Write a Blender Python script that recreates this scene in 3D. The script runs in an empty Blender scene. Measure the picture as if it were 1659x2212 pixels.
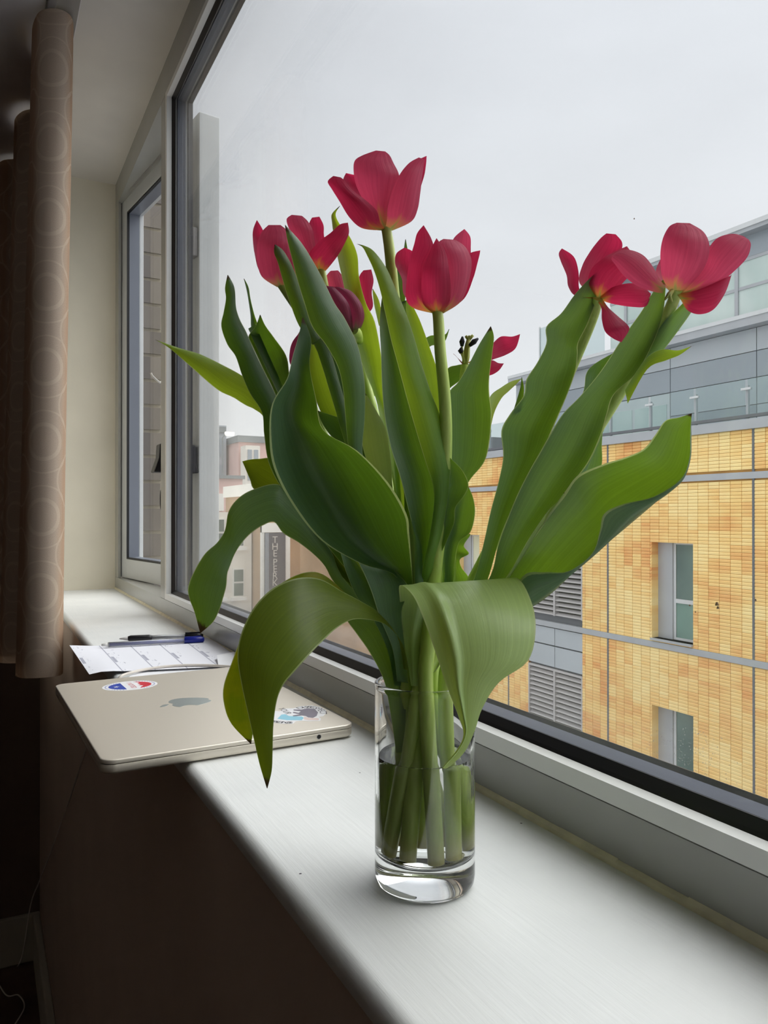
import bpy, bmesh, math, random
from mathutils import Vector, Matrix
random.seed(7)
# ------------------------------------------------------------------ camera
F_PX, CX, CY = 1661.0, 829.5, 1106.0
TH = math.radians(27.58)
PITCH = math.atan(7.0 / F_PX)
CAM = Vector((0.0, 0.0, 0.198))
FWD = Vector((math.sin(TH) * math.cos(PITCH), math.cos(TH) * math.cos(PITCH), math.sin(PITCH)))
RGT = Vector((math.cos(TH), -math.sin(TH), 0.0))
UPV = RGT.cross(FWD)
sc = bpy.context.scene
COL = sc.collection
cd = bpy.data.cameras.new('camera')
cam = bpy.data.objects.new('camera', cd)
COL.objects.link(cam)
m = Matrix.Identity(4)
for i in range(3):
    m[i][0], m[i][1], m[i][2], m[i][3] = RGT[i], UPV[i], -FWD[i], CAM[i]
cam.matrix_world = m
cd.sensor_fit = 'HORIZONTAL'
cd.sensor_width = 36.0
cd.lens = 36.0 * F_PX / 1659.0
cd.clip_start = 0.01
cd.clip_end = 2000
sc.camera = cam

# ------------------------------------------------------------------ overcast sky
world = bpy.data.worlds.new('overcast_sky')
sc.world = world
world.use_nodes = True
wn, wl = world.node_tree.nodes, world.node_tree.links
wn.clear()
out = wn.new('ShaderNodeOutputWorld')
bg = wn.new('ShaderNodeBackground')
tc = wn.new('ShaderNodeTexCoord')
sep = wn.new('ShaderNodeSeparateXYZ')
ramp = wn.new('ShaderNodeValToRGB')
e = ramp.color_ramp.elements
e[0].position, e[0].color = 0.0, (0.285, 0.29, 0.295, 1)
e[1].position, e[1].color = 1.0, (0.95, 0.955, 0.965, 1)
for p, c in ((0.25, (0.275, 0.281, 0.292)), (0.55, (0.268, 0.276, 0.292)), (0.75, (0.5, 0.51, 0.53))):
    x = e.new(p)
    x.color = (*c, 1)
ns = wn.new('ShaderNodeTexNoise')
ns.inputs['Scale'].default_value = 2.2
ns.inputs['Detail'].default_value = 4
mp = wn.new('ShaderNodeMapping')
mp.inputs['Scale'].default_value = (1, 1, 2.5)
mr = wn.new('ShaderNodeMapRange')
mr.inputs['From Min'].default_value = 0.3
mr.inputs['From Max'].default_value = 0.7
mr.inputs['To Min'].default_value = 0.94
mr.inputs['To Max'].default_value = 1.06
mx = wn.new('ShaderNodeMix')
mx.data_type = 'RGBA'
mx.blend_type = 'MULTIPLY'
mx.inputs[0].default_value = 1.0
wl.new(tc.outputs['Generated'], sep.inputs[0])
wl.new(sep.outputs['Z'], ramp.inputs[0])
wl.new(tc.outputs['Generated'], mp.inputs[0])
wl.new(mp.outputs[0], ns.inputs[0])
wl.new(ns.outputs[0], mr.inputs[0])
wl.new(ramp.outputs[0], mx.inputs[6])
wl.new(mr.outputs[0], mx.inputs[7])
wl.new(mx.outputs[2], bg.inputs[0])
bg.inputs[1].default_value = 1.0
wl.new(bg.outputs[0], out.inputs[0])
# sun behind thick cloud: a very wide soft source
sd = bpy.data.lights.new('cloudy_sun', 'SUN')
sd.energy = 0.9
sd.angle = math.radians(70)
sd.color = (1.0, 0.98, 0.95)
sun = bpy.data.objects.new('cloudy_sun', sd)
COL.objects.link(sun)
sun.rotation_euler = Vector((-0.62, 0.10, -0.75)).to_track_quat('-Z', 'Y').to_euler()
sc.view_settings.view_transform = 'Standard'
sc.view_settings.look = 'None'
sc.view_settings.gamma = 1.0
sc.view_settings.use_curve_mapping = False
sc.view_settings.exposure = 1.75
sc.cycles.use_denoising = True
sc.cycles.max_bounces = 9
sc.cycles.transparent_max_bounces = 24
sc.cycles.transmission_bounces = 9
sc.cycles.diffuse_bounces = 4
sc.cycles.use_adaptive_sampling = True
sc.cycles.adaptive_threshold = 0.08

# ------------------------------------------------------------------ helpers
def P(x, y, d):
    """a point seen at photo pixel x, y that stands d metres in front of the camera"""
    return CAM + d * (FWD + (x - CX) / F_PX * RGT - (y - CY) / F_PX * UPV)
def PZ(x, y, z):
    """the point at height z under photo pixel x, y"""
    r = FWD + (x - CX) / F_PX * RGT - (y - CY) / F_PX * UPV
    return CAM + r * ((z - CAM.z) / r.z)

MATS = {}
def lin(c):
    return tuple(((v / 255.0) / 12.92 if v / 255.0 <= 0.04045 else ((v / 255.0 + 0.055) / 1.055) ** 2.4) for v in c)
class NT:
    def __init__(self, name):
        self.m = bpy.data.materials.new(name)
        self.m.use_nodes = True
        self.n, self.l = self.m.node_tree.nodes, self.m.node_tree.links
        self.n.clear()
        self.out = self.n.new('ShaderNodeOutputMaterial')
        MATS[name] = self.m
    def node(self, t, **kw):
        nd = self.n.new('ShaderNode' + t)
        for k, v in kw.items():
            if k.startswith('in_'):
                key = k[3:].replace('_', ' ')
                nd.inputs[key].default_value = v
            else:
                setattr(nd, k, v)
        return nd
    def link(self, a, b):
        self.l.new(a, b)
    def ramp(self, fac, stops, interp='LINEAR'):
        r = self.node('ValToRGB')
        r.color_ramp.interpolation = interp
        el = r.color_ramp.elements
        el[0].position, el[0].color = stops[0][0], (*stops[0][1], 1)
        el[1].position, el[1].color = stops[-1][0], (*stops[-1][1], 1)
        for p, c in stops[1:-1]:
            q = el.new(p)
            q.color = (*c, 1)
        self.link(fac, r.inputs[0])
        return r.outputs[0]
    def mix(self, fac, a, b, blend='MIX'):
        x = self.node('Mix', data_type='RGBA', blend_type=blend)
        for sock, v in ((x.inputs[0], fac), (x.inputs[6], a), (x.inputs[7], b)):
            if hasattr(v, 'is_output'):
                self.link(v, sock)
            elif isinstance(v, (int, float)):
                sock.default_value = v
            else:
                sock.default_value = (*v, 1)
        return x.outputs[2]
    def math(self, op, a, b=0.0, c=0.0):
        x = self.node('Math', operation=op)
        for i, v in enumerate((a, b, c)):
            if hasattr(v, 'is_output'):
                self.link(v, x.inputs[i])
            else:
                x.inputs[i].default_value = v
        return x.outputs[0]
    def coords(self, kind='Object', scale=(1, 1, 1), rot=(0, 0, 0)):
        t = self.node('TexCoord')
        mpn = self.node('Mapping')
        mpn.inputs['Scale'].default_value = scale
        mpn.inputs['Rotation'].default_value = rot
        self.link(t.outputs[kind], mpn.inputs[0])
        return mpn.outputs[0]
    def noise(self, vec, scale=5, detail=3, rough=0.5):
        x = self.node('TexNoise')
        x.inputs['Scale'].default_value = scale
        x.inputs['Detail'].default_value = detail
        x.inputs['Roughness'].default_value = rough
        self.link(vec, x.inputs['Vector'])
        return x.outputs[0]
    def principled(self, color, rough=0.5, metal=0.0, spec=0.5, bump=None, bstr=0.2, bdist=0.001):
        b = self.node('BsdfPrincipled')
        if hasattr(color, 'is_output'):
            self.link(color, b.inputs['Base Color'])
        else:
            b.inputs['Base Color'].default_value = (*color, 1)
        if hasattr(rough, 'is_output'):
            self.link(rough, b.inputs['Roughness'])
        else:
            b.inputs['Roughness'].default_value = rough
        b.inputs['Metallic'].default_value = metal
        b.inputs['Specular IOR Level'].default_value = spec
        if bump is not None:
            bp = self.node('Bump')
            bp.inputs['Strength'].default_value = bstr
            bp.inputs['Distance'].default_value = bdist
            self.link(bump, bp.inputs['Height'])
            self.link(bp.outputs[0], b.inputs['Normal'])
        return b
    def finish(self, shader):
        self.link(shader.outputs[0], self.out.inputs[0])
        return self.m

def plain(name, rgb, rough=0.5, metal=0.0, spec=0.5, var=0.06, scale=30.0):
    t = NT(name)
    v = t.noise(t.coords('Object'), scale, 3)
    c = lin(rgb)
    col = t.ramp(v, [(0.3, tuple(x * (1 - var) for x in c)), (0.7, tuple(min(1, x * (1 + var)) for x in c))])
    return t.finish(t.principled(col, rough, metal, spec))

def schlick(t, f0):
    """mirror share of a thin glass face, the same from either side"""
    ge = t.node('NewGeometry')
    dp = t.node('VectorMath', operation='DOT_PRODUCT')
    t.link(ge.outputs['Normal'], dp.inputs[0])
    t.link(ge.outputs['Incoming'], dp.inputs[1])
    c1 = t.math('SUBTRACT', 1.0, t.math('ABSOLUTE', dp.outputs['Value']))
    return t.math('ADD', f0, t.math('MULTIPLY', t.math('POWER', c1, 5.0), 1.0 - f0))
# painted plaster, paint, frames
def mk_plaster(name, rgb, bstr=0.15):
    t = NT(name)
    co = t.coords('Object')
    n1 = t.noise(co, 6, 4)
    n2 = t.noise(co, 220, 3)
    c = lin(rgb)
    col = t.ramp(n1, [(0.25, tuple(x * .93 for x in c)), (0.75, tuple(min(1, x * 1.05) for x in c))])
    return t.finish(t.principled(col, 0.7, 0, 0.3, n2, bstr, 0.0006))
mk_plaster('reveal_paint', (242, 236, 218))
mk_plaster('soffit_paint', (226, 221, 212))
mk_plaster('ceiling_paint', (236, 230, 228))
mk_plaster('room_paint', (236, 228, 214))
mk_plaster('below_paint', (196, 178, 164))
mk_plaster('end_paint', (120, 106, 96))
mk_plaster('skirting_paint', (190, 185, 170))
# sill paint with brush strokes running along the sill
t = NT('sill_paint')
co = t.coords('Object', (260, 14, 60), (0, 0, math.radians(-10)))
st = t.noise(co, 1.0, 5, 0.6)
co2 = t.coords('Object')
n1 = t.noise(co2, 9, 4)
sp = t.node('TexVoronoi', feature='F1')
sp.inputs['Scale'].default_value = 42
t.link(co2, sp.inputs['Vector'])
dirt = t.math('LESS_THAN', sp.outputs['Distance'], 0.035)
gate = t.math('GREATER_THAN', t.noise(co2, 14, 1), 0.60)
dirt = t.math('MULTIPLY', dirt, gate)
base = t.ramp(n1, [(0.25, lin((226, 229, 228))), (0.75, lin((240, 242, 240)))])
col = t.mix(dirt, base, (0.03, 0.03, 0.05))
rg = t.ramp(st, [(0.3, (.33, .33, .33)), (0.7, (.5, .5, .5))])
t.finish(t.principled(col, rg, 0, 0.5, st, 0.35, 0.0007))
plain('frame_paint', (164, 164, 158), 0.25, 0, 0.5, 0.03, 12)
plain('bead_paint', (232, 233, 230), 0.25, 0, 0.6, 0.02, 12)
plain('sash_paint', (205, 208, 208), 0.38, 0, 0.5, 0.03, 12)
plain('sash_bead', (118, 124, 136), 0.35, 0.1, 0.5, 0.03, 12)
plain('gasket_rubber', (18, 19, 23), 0.45, 0, 0.5)
plain('spacer_metal', (70, 74, 88), 0.35, 0.3, 0.5)
plain('sealant', (226, 219, 194), 0.6, 0, 0.3, 0.12, 60)
plain('black_plastic', (20, 19, 24), 0.4, 0, 0.5)
plain('dry_dirt', (96, 64, 34), 0.8)
plain('white_plastic', (225, 224, 218), 0.4)
# window pane: thin sheet with mirror reflection, faint dirt
t = NT('window_glass')
tr = t.node('BsdfTransparent')
tr.inputs[0].default_value = (0.99, 0.994, 0.994, 1)
gl = t.node('BsdfGlossy')
gl.inputs['Roughness'].default_value = 0.0
ms = t.node('MixShader')
t.link(t.math('MULTIPLY', schlick(t, 0.03), 0.5), ms.inputs[0])
t.link(tr.outputs[0], ms.inputs[1])
t.link(gl.outputs[0], ms.inputs[2])
df = t.node('BsdfDiffuse')
df.inputs[0].default_value = (0.75, 0.75, 0.72, 1)
dn = t.noise(t.coords('Object', (1, 1, 3)), 9, 5)
dz = t.node('SeparateXYZ')
tco = t.node('TexCoord')
t.link(tco.outputs['Object'], dz.inputs[0])
low = t.node('MapRange')
low.inputs['From Min'].default_value = 0.22
low.inputs['From Max'].default_value = 0.05
low.inputs['To Min'].default_value = 0.0
low.inputs['To Max'].default_value = 0.11
t.link(dz.outputs['Z'], low.inputs[0])
amt = t.math('MULTIPLY', t.math('ADD', low.outputs[0], 0.012), dn)
ms2 = t.node('MixShader')
t.link(amt, ms2.inputs[0])
t.link(ms.outputs[0], ms2.inputs[1])
t.link(df.outputs[0], ms2.inputs[2])
t.finish(ms2)
# vase glass and water
t = NT('vase_glass')
g = t.node('BsdfGlass')
g.inputs['Color'].default_value = (0.995, 1.0, 0.998, 1)
g.inputs['IOR'].default_value = 1.48
g.inputs['Roughness'].default_value = 0.0
t.finish(g)
t = NT('water')
g = t.node('BsdfGlass')
g.inputs['Color'].default_value = (0.998, 1.0, 0.992, 1)
g.inputs['IOR'].default_value = 1.33
g.inputs['Roughness'].default_value = 0.0
t.finish(g)

def leaf_mat(name, dark, light, trans, tfac=0.42, tipcol=(96, 72, 44), yellow=None):
    t = NT(name)
    uv = t.node('UVMap')
    mpn = t.node('Mapping')
    mpn.inputs['Scale'].default_value = (34, 1.2, 1)
    t.link(uv.outputs[0], mpn.inputs[0])
    streak = t.noise(mpn.outputs[0], 1.0, 3, 0.6)
    sepn = t.node('SeparateXYZ')
    t.link(uv.outputs[0], sepn.inputs[0])
    u, v = sepn.outputs[0], sepn.outputs[1]
    oi = t.node('ObjectInfo')
    col = t.ramp(streak, [(0.25, lin(dark)), (0.75, lin(light))])
    big = t.noise(t.coords('Object'), 28, 3)
    col = t.mix(t.math('MULTIPLY', big, 0.5), col, lin(tuple(min(255, a * 1.25) for a in light)))
    hv = t.node('HueSaturation')
    t.link(t.math('ADD', 0.488, t.math('MULTIPLY', oi.outputs['Random'], 0.024)), hv.inputs['Hue'])
    t.link(t.math('ADD', 0.85, t.math('MULTIPLY', oi.outputs['Random'], 0.3)), hv.inputs['Value'])
    t.link(col, hv.inputs['Color'])
    col = hv.outputs[0]
    tcol = t.mix(streak, lin(tuple(a * .8 for a in trans)), lin(trans))
    if yellow:
        fy = t.ramp(t.noise(t.coords('Object'), 55, 3), [(0.4, (0, 0, 0)), (0.65, (1, 1, 1))])
        col = t.mix(fy, col, lin(yellow))
        tcol = t.mix(fy, tcol, lin(yellow))
    # dry margin at the very tip, pale rim along the edges
    rim = t.math('MAXIMUM', t.math('GREATER_THAN', u, 0.976), t.math('LESS_THAN', u, 0.024))
    col = t.mix(t.math('MULTIPLY', rim, 0.7), col, lin((186, 202, 140)))
    tcol = t.mix(t.math('MULTIPLY', rim, 0.7), tcol, lin((214, 224, 150)))
    tipf = t.math('GREATER_THAN', t.math('ADD', v, t.math('MULTIPLY', t.math('SUBTRACT', streak, 0.5), 0.06)), 0.965)
    col = t.mix(tipf, col, lin(tipcol))
    tcol = t.mix(tipf, tcol, lin(tuple(a * .6 for a in tipcol)))
    b = t.principled(col, 0.36, 0, 0.55, streak, 0.25, 0.0006)
    tl = t.node('BsdfTranslucent')
    t.link(tcol, tl.inputs[0])
    s = t.node('MixShader')
    s.inputs[0].default_value = tfac
    t.link(b.outputs[0], s.inputs[1])
    t.link(tl.outputs[0], s.inputs[2])
    return t.finish(s)
leaf_mat('leaf_dark', (52, 82, 62), (84, 116, 88), (112, 152, 26), 0.42)
leaf_mat('leaf_mid', (76, 110, 82), (116, 146, 112), (128, 166, 30), 0.42)
leaf_mat('leaf_pale', (160, 184, 120), (176, 198, 134), (190, 208, 74), 0.40)
leaf_mat('leaf_bright', (100, 138, 60), (136, 170, 84), (178, 206, 44), 0.52)
leaf_mat('leaf_olive', (84, 106, 34), (112, 132, 50), (132, 148, 20), 0.45)
leaf_mat('leaf_yellowing', (92, 116, 24), (122, 140, 34), (150, 168, 10), 0.55, yellow=(172, 168, 20))

def petal_mat(name, dark, light, trans, base1, base2, tfac=0.5):
    t = NT(name)
    uv = t.node('UVMap')
    mpn = t.node('Mapping')
    mpn.inputs['Scale'].default_value = (15, 1.6, 1)
    t.link(uv.outputs[0], mpn.inputs[0])
    streak = t.noise(mpn.outputs[0], 1.0, 4, 0.6)
    sepn = t.node('SeparateXYZ')
    t.link(uv.outputs[0], sepn.inputs[0])
    u, v = sepn.outputs[0], sepn.outputs[1]
    col = t.ramp(streak, [(0.25, lin(dark)), (0.75, lin(light))])
    tcol = t.mix(streak, lin(tuple(a * .85 for a in trans)), lin(trans))
    vv = t.math('ADD', v, t.math('MULTIPLY', t.math('SUBTRACT', streak, 0.5), 0.22))
    # the yellow throat reaches further along the midrib
    mid = t.math('SUBTRACT', 1.0, t.math('MULTIPLY', t.math('ABSOLUTE', t.math('SUBTRACT', u, 0.5)), 2.0))
    vv = t.math('SUBTRACT', vv, t.math('MULTIPLY', t.math('POWER', mid, 5.0), 0.10))
    f1 = t.ramp(vv, [(0.04, (1, 1, 1)), (0.20, (0, 0, 0))])
    f2 = t.ramp(vv, [(0.0, (1, 1, 1)), (0.09, (0, 0, 0))])
    col = t.mix(f1, col, lin(base1))
    col = t.mix(f2, col, lin(base2))
    tcol = t.mix(f1, tcol, lin(base1))
    tcol = t.mix(f2, tcol, lin(base2))
    b = t.principled(col, 0.5, 0, 0.35, streak, 0.35, 0.0006)
    b.inputs['Sheen Weight'].default_value = 0.15
    tl = t.node('BsdfTranslucent')
    t.link(tcol, tl.inputs[0])
    s = t.node('MixShader')
    s.inputs[0].default_value = tfac
    t.link(b.outputs[0], s.inputs[1])
    t.link(tl.outputs[0], s.inputs[2])
    return t.finish(s)
petal_mat('petal_red', (182, 42, 86), (214, 76, 118), (224, 50, 94), (226, 150, 60), (160, 160, 80), 0.5)
petal_mat('petal_pink', (192, 56, 96), (224, 96, 132), (230, 80, 116), (214, 150, 90), (160, 160, 90), 0.5)
petal_mat('petal_purple', (156, 62, 100), (190, 100, 134), (170, 50, 90), (140, 90, 90), (120, 110, 80), 0.35)
petal_mat('petal_faded', (196, 120, 110), (216, 150, 140), (230, 120, 110), (200, 140, 110), (170, 150, 80), 0.4)
def stem_mat():
    t = NT('stem_green')
    co = t.coords('Object', (1, 1, 0.12))
    n = t.noise(co, 420, 3)
    zc = t.node('SeparateXYZ')
    tc_ = t.node('TexCoord')
    geo = t.node('NewGeometry')
    t.link(geo.outputs['Position'], zc.inputs[0])
    mrn = t.node('MapRange')
    mrn.inputs['From Min'].default_value = 0.015
    mrn.inputs['From Max'].default_value = 0.034
    t.link(zc.outputs['Z'], mrn.inputs[0])
    col = t.ramp(n, [(0.25, lin((178, 206, 98))), (0.75, lin((204, 224, 126)))])
    col = t.mix(t.math('SUBTRACT', 1.0, mrn.outputs[0]), col, lin((204, 190, 120)))
    b = t.principled(col, 0.38, 0, 0.5, n, 0.1, 0.0004)
    return t.finish(b)
stem_mat()
plain('stem_cut', (196, 176, 112), 0.6)
plain('pistil_green', (176, 184, 96), 0.5)
plain('anther_black', (22, 20, 30), 0.8)
# laptop, papers, pens
t = NT('laptop_aluminium')
n = t.noise(t.coords('Object'), 1400, 2)
t.finish(t.principled(lin((226, 218, 204)), 0.45, 0.55, 0.5, n, 0.06, 0.0001))
t = NT('logo_mirror')
t.finish(t.principled(lin((186, 194, 192)), 0.3, 0.6, 0.5))
plain('jack_hole', (26, 24, 24), 0.6)
plain('sticker_white', (238, 238, 240), 0.5, 0, 0.4, 0.02)
plain('sticker_blue', (44, 70, 170), 0.5, 0, 0.4, 0.03)
plain('sticker_red', (206, 46, 62), 0.5, 0, 0.4, 0.03)
plain('sticker_grey', (128, 122, 134), 0.5, 0, 0.4, 0.03)
plain('sticker_sky', (150, 208, 228), 0.5, 0, 0.4, 0.03)
plain('sticker_pink', (228, 206, 200), 0.5, 0, 0.4, 0.03)
plain('sticker_ink', (66, 64, 70), 0.5, 0, 0.4, 0.03)
def paper_mat():
    t = NT('printed_paper')
    uv = t.node('UVMap')
    sepn = t.node('SeparateXYZ')
    t.link(uv.outputs[0], sepn.inputs[0])
    u, v = sepn.outputs[0], sepn.outputs[1]
    ink = None
    for p in (0.20, 0.40, 0.60, 0.80):
        a = t.math('LESS_THAN', t.math('ABSOLUTE', t.math('SUBTRACT', u, p)), 0.004)
        ink = a if ink is None else t.math('MAXIMUM', ink, a)
    mpn = t.node('Mapping')
    mpn.inputs['Scale'].default_value = (55, 16, 1)
    t.link(uv.outputs[0], mpn.inputs[0])
    txt = t.math('GREATER_THAN', t.noise(mpn.outputs[0], 1.0, 3, 0.7), 0.60)
    fu = t.math('FRACT', t.math('MULTIPLY', u, 5.0))
    blk = t.math('MULTIPLY', t.math('LESS_THAN', fu, 0.34), t.math('GREATER_THAN', t.noise(uv.outputs[0], 7, 1), 0.52))
    txt = t.math('MULTIPLY', t.math('MULTIPLY', txt, blk), 0.55)
    hd = t.math('MULTIPLY', t.math('LESS_THAN', t.math('ABSOLUTE', t.math('SUBTRACT', fu, 0.08)), 0.05),
                t.math('LESS_THAN', t.math('ABSOLUTE', t.math('SUBTRACT', v, 0.42)), 0.10))
    ink = t.math('MAXIMUM', t.math('MULTIPLY', ink, 0.6), t.math('MAXIMUM', txt, t.math('MULTIPLY', hd, 0.6)))
    col = t.mix(ink, lin((240, 241, 248)), lin((110, 112, 140)))
    t.finish(t.principled(col, 0.7, 0, 0.3))
paper_mat()
plain('plain_paper', (240, 241, 244), 0.7, 0, 0.3, 0.02)
plain('pen_blue', (30, 44, 150), 0.3, 0, 0.5)
plain('pen_black', (20, 20, 24), 0.4, 0, 0.5)
t = NT('pen_clear')
b = t.principled((0.86, 0.88, 0.9), 0.12)
b.inputs['Transmission Weight'].default_value = 0.75
b.inputs['IOR'].default_value = 1.3
t.finish(b)
plain('cable_white', (222, 214, 204), 0.5)
# curtain with rows of rings woven in
def curtain_mat():
    t = NT('curtain_fabric')
    uv = t.node('UVMap')
    sepn = t.node('SeparateXYZ')
    t.link(uv.outputs[0], sepn.inputs[0])
    u, v = sepn.outputs[0], sepn.outputs[1]     # metres
    ring = None
    for (ou, r, w, hh) in ((0.0, 0.030, 0.0034, 0.130), (0.072, 0.046, 0.0018, 0.130), (0.0, 0.054, 0.0014, 0.130)):
        fu = t.math('SUBTRACT', t.math('FRACT', t.math('ADD', t.math('DIVIDE', u, 0.144), 0.5 + ou / 0.144)), 0.5)
        fv = t.math('SUBTRACT', t.math('FRACT', t.math('ADD', t.math('DIVIDE', v, hh), ou / 0.144)), 0.5)
        du, dv = t.math('MULTIPLY', fu, 0.144), t.math('MULTIPLY', fv, hh)
        dist = t.math('SQRT', t.math('ADD', t.math('MULTIPLY', du, du), t.math('MULTIPLY', dv, dv)))
        a = t.math('LESS_THAN', t.math('ABSOLUTE', t.math('SUBTRACT', dist, r)), w)
        ring = a if ring is None else t.math('MAXIMUM', ring, a)
    mpn = t.node('Mapping')
    mpn.inputs['Scale'].default_value = (900, 500, 1)
    t.link(uv.outputs[0], mpn.inputs[0])
    wv = t.noise(mpn.outputs[0], 1.0, 2)
    c0 = t.ramp(wv, [(0.3, lin((176, 152, 132))), (0.7, lin((200, 178, 156)))])
    band = t.ramp(t.math('ABSOLUTE', t.math('SUBTRACT', t.math('FRACT', t.math('DIVIDE', u, 0.144)), 0.5)),
                  [(0.20, lin((190, 152, 120))), (0.34, lin((218, 204, 188)))])
    c0 = t.mix(0.45, c0, band)
    col = t.mix(t.math('MULTIPLY', ring, 0.32), c0, lin((236, 222, 200)))
    b = t.principled(col, 0.85, 0, 0.2, wv, 0.2, 0.0005)
    tl = t.node('BsdfTranslucent')
    t.link(t.mix(0.5, col, lin((190, 150, 110))), tl.inputs[0])
    s = t.node('MixShader')
    s.inputs[0].default_value = 0.18
    t.link(b.outputs[0], s.inputs[1])
    t.link(tl.outputs[0], s.inputs[2])
    t.finish(s)
curtain_mat()
plain('lining_cloth', (225, 220, 208), 0.85, 0, 0.2, 0.04, 60)
plain('rail_metal', (150, 146, 142), 0.4, 0.2)
plain('floor_wood', (96, 76, 64), 0.55, 0, 0.4, 0.3, 12)
# exterior
def brick_mat(name, c_a, c_b, c_c, cell, org=(0, 0, 0), group=4):
    t = NT(name)
    geo = t.node('NewGeometry')
    sub = t.node('VectorMath', operation='SUBTRACT')
    t.link(geo.outputs['Position'], sub.inputs[0])
    sub.inputs[1].default_value = org
    def cellnoise(c):
        dv = t.node('VectorMath', operation='DIVIDE')
        t.link(sub.outputs[0], dv.inputs[0])
        dv.inputs[1].default_value = c
        fl = t.node('VectorMath', operation='FLOOR')
        t.link(dv.outputs[0], fl.inputs[0])
        w_ = t.node('TexWhiteNoise')
        t.link(fl.outputs[0], w_.inputs[0])
        return w_.outputs[0]
    one = cellnoise(cell)
    grp = cellnoise((cell[0], cell[1], cell[2] * group))
    patch = t.noise(geo.outputs['Position'], 0.45, 3, 0.6)
    f = t.math('ADD', t.math('ADD', t.math('MULTIPLY', grp, 0.42), .06), t.math('MULTIPLY', one, 0.22))
    f = t.math('ADD', f, t.math('MULTIPLY', t.math('SUBTRACT', patch, 0.52), 1.6))
    col = t.ramp(f, [(0.0, lin(c_a)), (0.38, lin(c_b)), (0.85, lin(c_c))])
    fine = t.noise(geo.outputs['Position'], 18, 3)
    col = t.mix(t.math('MULTIPLY', fine, 0.15), col, lin(c_b))
    return t.finish(t.principled(col, 0.5, 0, 0.4))
brick_mat('terracotta_tile', (252, 226, 158), (246, 206, 130), (228, 156, 88), (40.0, 0.2953, 0.0805), (0.0, 6.77, 2.10))
brick_mat('stock_brick', (112, 106, 100), (98, 92, 87), (128, 121, 112), (0.22, 40, 0.075), (0, 0, -.3775), 1)
plain('tile_joint', (172, 128, 70), 0.8, 0, 0.3, 0.1, 2)
plain('mortar', (158, 151, 136), 0.9, 0, 0.2, 0.1, 40)
plain('grey_metal', (172, 175, 178), 0.45, 0.2, 0.5, 0.05, 2)
plain('dark_joint', (104, 106, 110), 0.6, 0, 0.4, 0.05, 3)
plain('grey_panel', (178, 184, 188), 0.35, 0.1, 0.5, 0.05, 0.6)
plain('slate_panel', (152, 160, 166), 0.3, 0.1, 0.5, 0.05, 0.6)
plain('louvre_metal', (186, 182, 180), 0.45, 0.1, 0.4, 0.04, 2)
plain('louvre_void', (70, 68, 62), 0.8, 0, 0.2)
plain('white_frame', (206, 208, 208), 0.4, 0, 0.4, 0.03, 2)
def far_glass(name, c1, c2):
    t = NT(name)
    n_ = t.noise(t.coords('Object', (1, 1, .5)), 0.7, 3)
    col = t.ramp(n_, [(0.35, lin(c1)), (0.65, lin(c2))])
    return t.finish(t.principled(col, 0.08, 0, 0.7))
far_glass('green_glazing', (84, 118, 106), (124, 158, 144))
far_glass('pale_glazing', (178, 196, 190), (204, 216, 210))
far_glass('dark_glazing', (66, 88, 82), (104, 128, 118))
far_glass('blind_glazing', (206, 204, 164), (220, 216, 186))
t = NT('balustrade_glass')
tr = t.node('BsdfTransparent')
tr.inputs[0].default_value = (0.82, 0.88, 0.88, 1)
gl = t.node('BsdfGlossy')
gl.inputs['Roughness'].default_value = 0.02
ms = t.node('MixShader')
t.link(schlick(t, 0.08), ms.inputs[0])
t.link(tr.outputs[0], ms.inputs[1])
t.link(gl.outputs[0], ms.inputs[2])
t.finish(ms)
plain('asphalt', (120, 122, 128), 0.85, 0, 0.3, 0.12, 0.3)
plain('pavement_stone', (176, 174, 170), 0.85, 0, 0.3, 0.1, 0.6)
plain('red_brick_far', (216, 180, 172), 0.85, 0, 0.2, 0.08, 0.4)
plain('brown_brick_far', (178, 148, 116), 0.85, 0, 0.2, 0.2, 0.35)
plain('cream_render', (232, 226, 214), 0.8, 0, 0.2, 0.06, 0.3)
plain('stone_white', (236, 234, 226), 0.7, 0, 0.2, 0.04, 0.5)
plain('tower_grey', (176, 182, 188), 0.5, 0, 0.3, 0.06, 0.2)
plain('tower_glass', (150, 160, 168), 0.3, 0, 0.4, 0.08, 0.3)
plain('sign_board', (86, 88, 94), 0.6, 0, 0.3, 0.05, 0.5)
plain('sign_board_edge', (128, 134, 142), 0.6, 0, 0.3, 0.05, 0.5)
plain('sign_letter', (204, 200, 190), 0.5, 0, 0.3, 0.05, 0.5)
plain('slate_roof', (128, 134, 136), 0.7, 0, 0.3, 0.08, 0.5)
plain('car_paint', (200, 204, 210), 0.3, 0.2, 0.5)
t = NT('street_lamp_glow')
em = t.node('Emission')
em.inputs[0].default_value = (1, 0.92, 0.75, 1)
em.inputs[1].default_value = 1.2
t.finish(em)

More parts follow.
